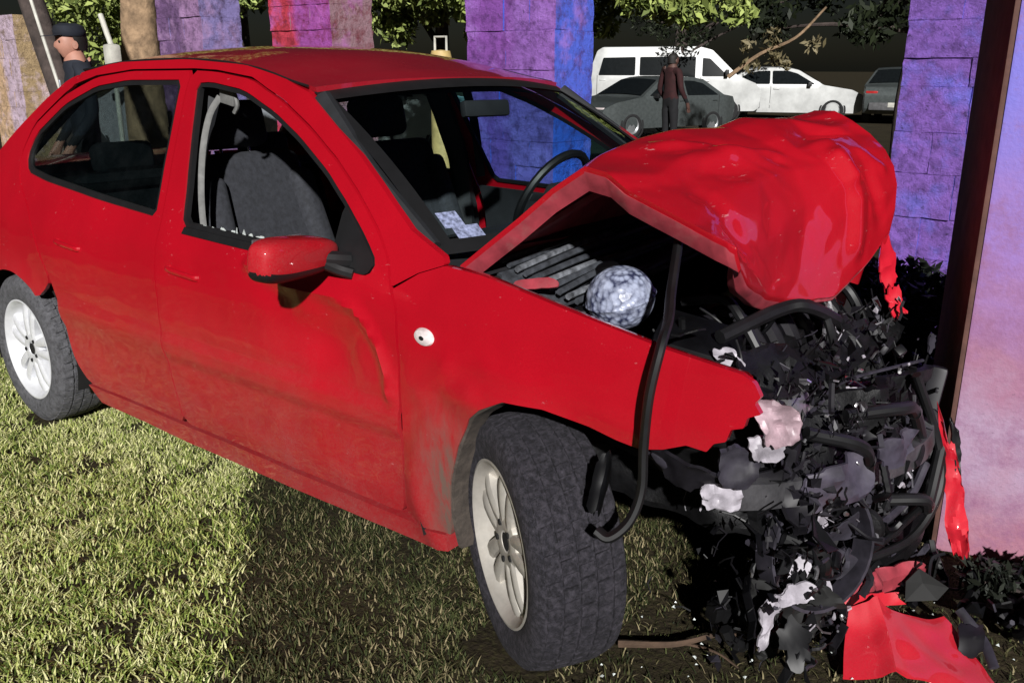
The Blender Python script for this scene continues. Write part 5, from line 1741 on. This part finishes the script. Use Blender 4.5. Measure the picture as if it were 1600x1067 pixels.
vehicle('parked_car', 'white sedan parked right of the van, behind the peak of the buckled hood', (-9.1, 23.0, 0), R(28), SED, .86, .2, .98, SEDW, [(-1.3, .31, .31), (1.28, .31, .31)], M['white_paint'], ((.98, 1.0), (.38, 1.35)), ((-1.62, 1.02), (-1.12, 1.36)), SEDE, 'cars parked behind the wreck')
low_car = vehicle('parked_car', 'dark silver car parked in front of the white van, beside the blue pillar', (-9.0, 15.4, 0), R(252), SED, .86, .2, .98, SEDW, [(-1.3, .31, .31), (1.28, .31, .31)], M['silver_paint'], ((.98, 1.0), (.38, 1.35)), ((-1.62, 1.02), (-1.12, 1.36)), SEDE, 'cars parked behind the wreck')
low_car.scale = (.9, .9, .86)
vehicle('parked_car', 'small pale car at the far right of the parked row, next to the violet pillar', (-6.3, 24.9, 0), R(100), SED, .86, .2, .98, SEDW, [(-1.3, .31, .31), (1.28, .31, .31)], M['silver_paint'], ((.98, 1.0), (.38, 1.35)), ((-1.62, 1.02), (-1.12, 1.36)), SEDE, 'cars parked behind the wreck')
vehicle('parked_car', 'grey car seen through the rear side windows of the wreck', (-11.3, 5.7, 0), R(200), SED, .86, .2, .98, SEDW, [(-1.3, .31, .31), (1.28, .31, .31)], M['grey_paint'], ((.98, 1.0), (.38, 1.35)), ((-1.62, 1.02), (-1.12, 1.36)), SEDE, 'cars parked behind the wreck')
vehicle('parked_car', 'white car seen through the windscreen behind the headrests', (-9.6, 7.9, 0), R(30), SED, .86, .2, .98, SEDW, [(-1.3, .31, .31), (1.28, .31, .31)], M['white_paint'], ((.98, 1.0), (.38, 1.35)), ((-1.62, 1.02), (-1.12, 1.36)), SEDE, 'cars parked behind the wreck')

# white post with a box, yellow post
M['post_white'] = plain('white_enamel', (.55, .54, .48), .5, var=.25, scale=8)
ps = empty('meter_post', (-6.85, 2.02, 0))
tag(ps, 'white post carrying a pale square box above the rear of the roof', 'post')
tube('pole', [(0, 0, -.05), (.0, .0, 1.35)], .022, M['post_white'], ps, 10, 3)
box('meter_box', (0, 0, 1.50), (.13, .11, .22), M['post_white'], ps, bev=.03)
tube('top_arm', [(0, 0, 1.6), (-.06, 0, 1.72), (-.14, .01, 1.86)], .024, M['post_white'], ps, 10, 3)
lp = empty('leaning_pipe', (-6.16, 1.43, 0))
tag(lp, 'thin pale pipe leaning beside the dark tree trunk at left', 'pipe')
tube('pipe', [(0, 0, 0), (-.57, .02, 1.23), (-1.02, .05, 2.2)], .014, M['post_white'], lp, 8, 3)
yp = empty('yellow_bollard', (-4.6, 3.9, 0))
tag(yp, 'yellow post left of the purple pillar just above the roof', 'bollard')
lathe('post', [(.1, 0), (.1, 1.50), (.085, 1.56), (.0001, 1.57)], plain('yellow_paint', (.55, .40, .16), .6), yp, 20, 'Z')
tube('hoop', [(-.07, 0, 1.55), (-.07, 0, 1.68), (.07, 0, 1.68), (.07, 0, 1.55)], .012, M['post_white'], yp, 6, 2, sm=False)

# ------------------------------------------------------------------ people
M['skin'] = plain('skin', (.45, .22, .16), .55, var=.1)
M['skin_dim'] = plain('dimmed_skin', (.10, .05, .04), .6, var=.1)  # skin colour darkened so the far figure reads as unlit
M['hair'] = plain('dark_hair', (.01, .008, .007), .7)
M['navy'] = plain('navy_uniform', (.010, .013, .022), .85, var=.3)
M['black_cloth'] = plain('black_trousers', (.008, .008, .01), .9)
M['maroon'] = plain('maroon_shirt', (.03, .006, .007), .9, var=.3)  # maroon darkened towards a silhouette for the dim figure
M['badge'] = plain('badge_silver', (.6, .65, .75), .3, .5)
M['shoe'] = plain('black_leather', (.006, .006, .006), .4)

def person(loc, rz, H, shirt, trousers, label, capped=True, turn=0.0, skin='skin', arms=((.25, .05), (.25, .05))):
    root = empty('person', loc, rz)            # faces local +x
    tag(root, label, 'person')
    k = H / 1.75
    verts, edges, rad = [], [], []
    def add(p, r, link=None):
        verts.append(Vector(p) * k); rad.append(r * k)
        if link is not None: edges.append((link, len(verts) - 1))
        return len(verts) - 1
    pel = add((0, 0, .95), .145)
    wa = add((0, 0, 1.08), .135, pel)
    ch = add((.01, 0, 1.28), .155, wa)
    nb = add((0, 0, 1.45), .10, ch)
    nk = add((.01, 0, 1.50), .066, nb)
    add((.02, 0, 1.58), .062, nk)
    for s, (fw_, out) in zip((-1, 1), arms):
        sh = add((0, s * .185, 1.415), .072, nb)
        el = add((-.02, s * (.235 + out), 1.12), .048, sh)
        wr = add((fw_ * .6, s * (.235 + out * .6), .90), .032, el)
        pa = add((fw_ * .75, s * (.23 + out * .5), .83), .036, wr)
        for q in range(4):
            f1 = add((fw_ * .8 + .02 * (q - 1.5), s * (.23 + out * .5), .775), .0105, pa)
            add((fw_ * .8 + .02 * (q - 1.5) + .012, s * (.222 + out * .5), .735 - .012 * (q in (1, 2))), .009, f1)
        t1 = add((fw_ * .75 + .045, s * (.21 + out * .5), .815), .011, pa)
        add((fw_ * .75 + .06, s * (.205 + out * .5), .78), .009, t1)
        hip = add((0, s * .09, .88), .10, pel)
        kn = add((.015, s * .105, .49), .066, hip)
        an = add((-.01, s * .11, .09), .045, kn)
        hl_ = add((-.02, s * .11, .045), .042, an)
        add((.13, s * .125, .03), .034, hl_)
    me = bpy.data.meshes.new('body')
    me.from_pydata([tuple(v) for v in verts], edges, [])
    o = bpy.data.objects.new('body', me)
    C.objects.link(o)
    sk = o.modifiers.new('skin', 'SKIN'); sk.use_smooth_shade = True
    for i, sv in enumerate(me.skin_vertices[0].data):
        sv.radius = (rad[i], rad[i]); sv.use_root = (i == 0)
    sd = o.modifiers.new('sub', 'SUBSURF'); sd.levels = 2; sd.render_levels = 2
    dg = bpy.context.evaluated_depsgraph_get()
    m2 = bpy.data.meshes.new_from_object(o.evaluated_get(dg))
    bpy.data.objects.remove(o)
    bm = bmesh.new(); bm.from_mesh(m2)
    # flatten the trunk front to back
    for v in bm.verts:
        if .8 * k < v.co.z < 1.42 * k and abs(v.co.y) < .2 * k: v.co.x *= .78
    # head grown on the neck
    hb = bmesh.ops.create_uvsphere(bm, u_segments=24, v_segments=18, radius=1)['verts']
    cz = 1.60
    rt = Matrix.Rotation(turn, 3, 'Z')
    for v in hb:
        x, y, z = v.co
        p = Vector((x * .098, y * .076, z * .118))
        if z < -.2: p.y *= 1 + .28 * (z + .2); p.x *= 1 + .12 * (z + .2)
        if x > .2:
            f = math.exp(-(y / .16) ** 2)
            p.x += .022 * f * math.exp(-((z + .12) / .18) ** 2)                       # nose
            p.x += .006 * math.exp(-(y / .35) ** 2) * math.exp(-((z + .48) / .08) ** 2)   # lips
            p.x += .008 * math.exp(-(y / .3) ** 2) * math.exp(-((z + .82) / .14) ** 2)    # chin
            for e in (-1, 1):
                p.x -= .012 * math.exp(-((y - e * .4) / .17) ** 2) * math.exp(-((z - .08) / .13) ** 2)
            p.x += .005 * math.exp(-((z - .28) / .1) ** 2)
        v.co = rt @ p * k + Vector((.03, 0, cz)) * k
    for f in bm.faces:
        c = f.calc_center_median()
        f.smooth = True
        z = c.z / k
        if z > 1.475 or (z < .90 and abs(c.y) / k > .215 and z > .6): f.material_index = 0
        elif z > .97: f.material_index = 1
        elif z > .075: f.material_index = 2
        else: f.material_index = 3
    m3 = bpy.data.meshes.new('body')
    bm.to_mesh(m3); bm.free()
    for mm in (M[skin], shirt, trousers, M['shoe']): m3.materials.append(mm)
    bo = bpy.data.objects.new('body', m3); C.objects.link(bo); bo.parent = root
    hd = Vector((.03, 0, cz)) * k
    def onhead(ob): 
        ob.location = hd; ob.rotation_euler = (0, 0, turn)
        return ob
    for e in (-1, 1):
        ear = lathe('ear', [(.0001, -.012), (.014, -.012), (.022, -.004), (.02, .006), (.0001, .008)], M[skin], root, 12)
        ear.location = hd + rt @ Vector((-.005, e * .078, -.01)) * k; ear.scale = (1, 1, 1.4)
        ey = lathe('eye', [(.0001, -.007), (.008, -.005), (.011, 0)], M['hair'], root, 10)
        ey.rotation_euler = (0, 0, turn + math.pi / 2); ey.location = hd + rt @ Vector((.083, e * .03, .012)) * k
    # hair cap
    V, F = lathe_data([(.08, .0), (.083, .035), (.078, .07), (.058, .1), (.03, .118), (.0001, .124)], 24, 'Z')
    V = [(x * 1.26 - .012, y * 1.0, max(z, .06) if x > .02 else z + (-.05 if x < 0 and z < .01 else 0)) for x, y, z in V]
    onhead(mesh_obj('hair', V, F, M['hair'], root)).scale = (k, k, k)
    if capped:
        V, F = lathe_data([(.086, .05), (.092, .06), (.095, .085), (.085, .12), (.05, .138), (.0001, .142)], 28, 'Z')
        V = [(x * 1.2 - .004, y * 1.02, z) for x, y, z in V]
        cp = onhead(mesh_obj('cap', V, F, shirt, root)); cp.scale = (k, k, k)
        sheet('cap_brim', [(.07, -.07, .058), (.07, .07, .058), (.185, .05, .045), (.185, -.05, .045)], shirt, cp, 8, 6, .0, 1, .0, .005, bow=.0)
    return root
pa = person((-5.45, .98, 0), R(252), 1.72, M['navy'], M['black_cloth'], 'officer in dark cap and navy uniform standing behind the rear of the wreck', True, R(10))
bd = box('badge', (.125, -.06, 1.30), (.01, .03, .05), M['badge'], pa, bev=.004)
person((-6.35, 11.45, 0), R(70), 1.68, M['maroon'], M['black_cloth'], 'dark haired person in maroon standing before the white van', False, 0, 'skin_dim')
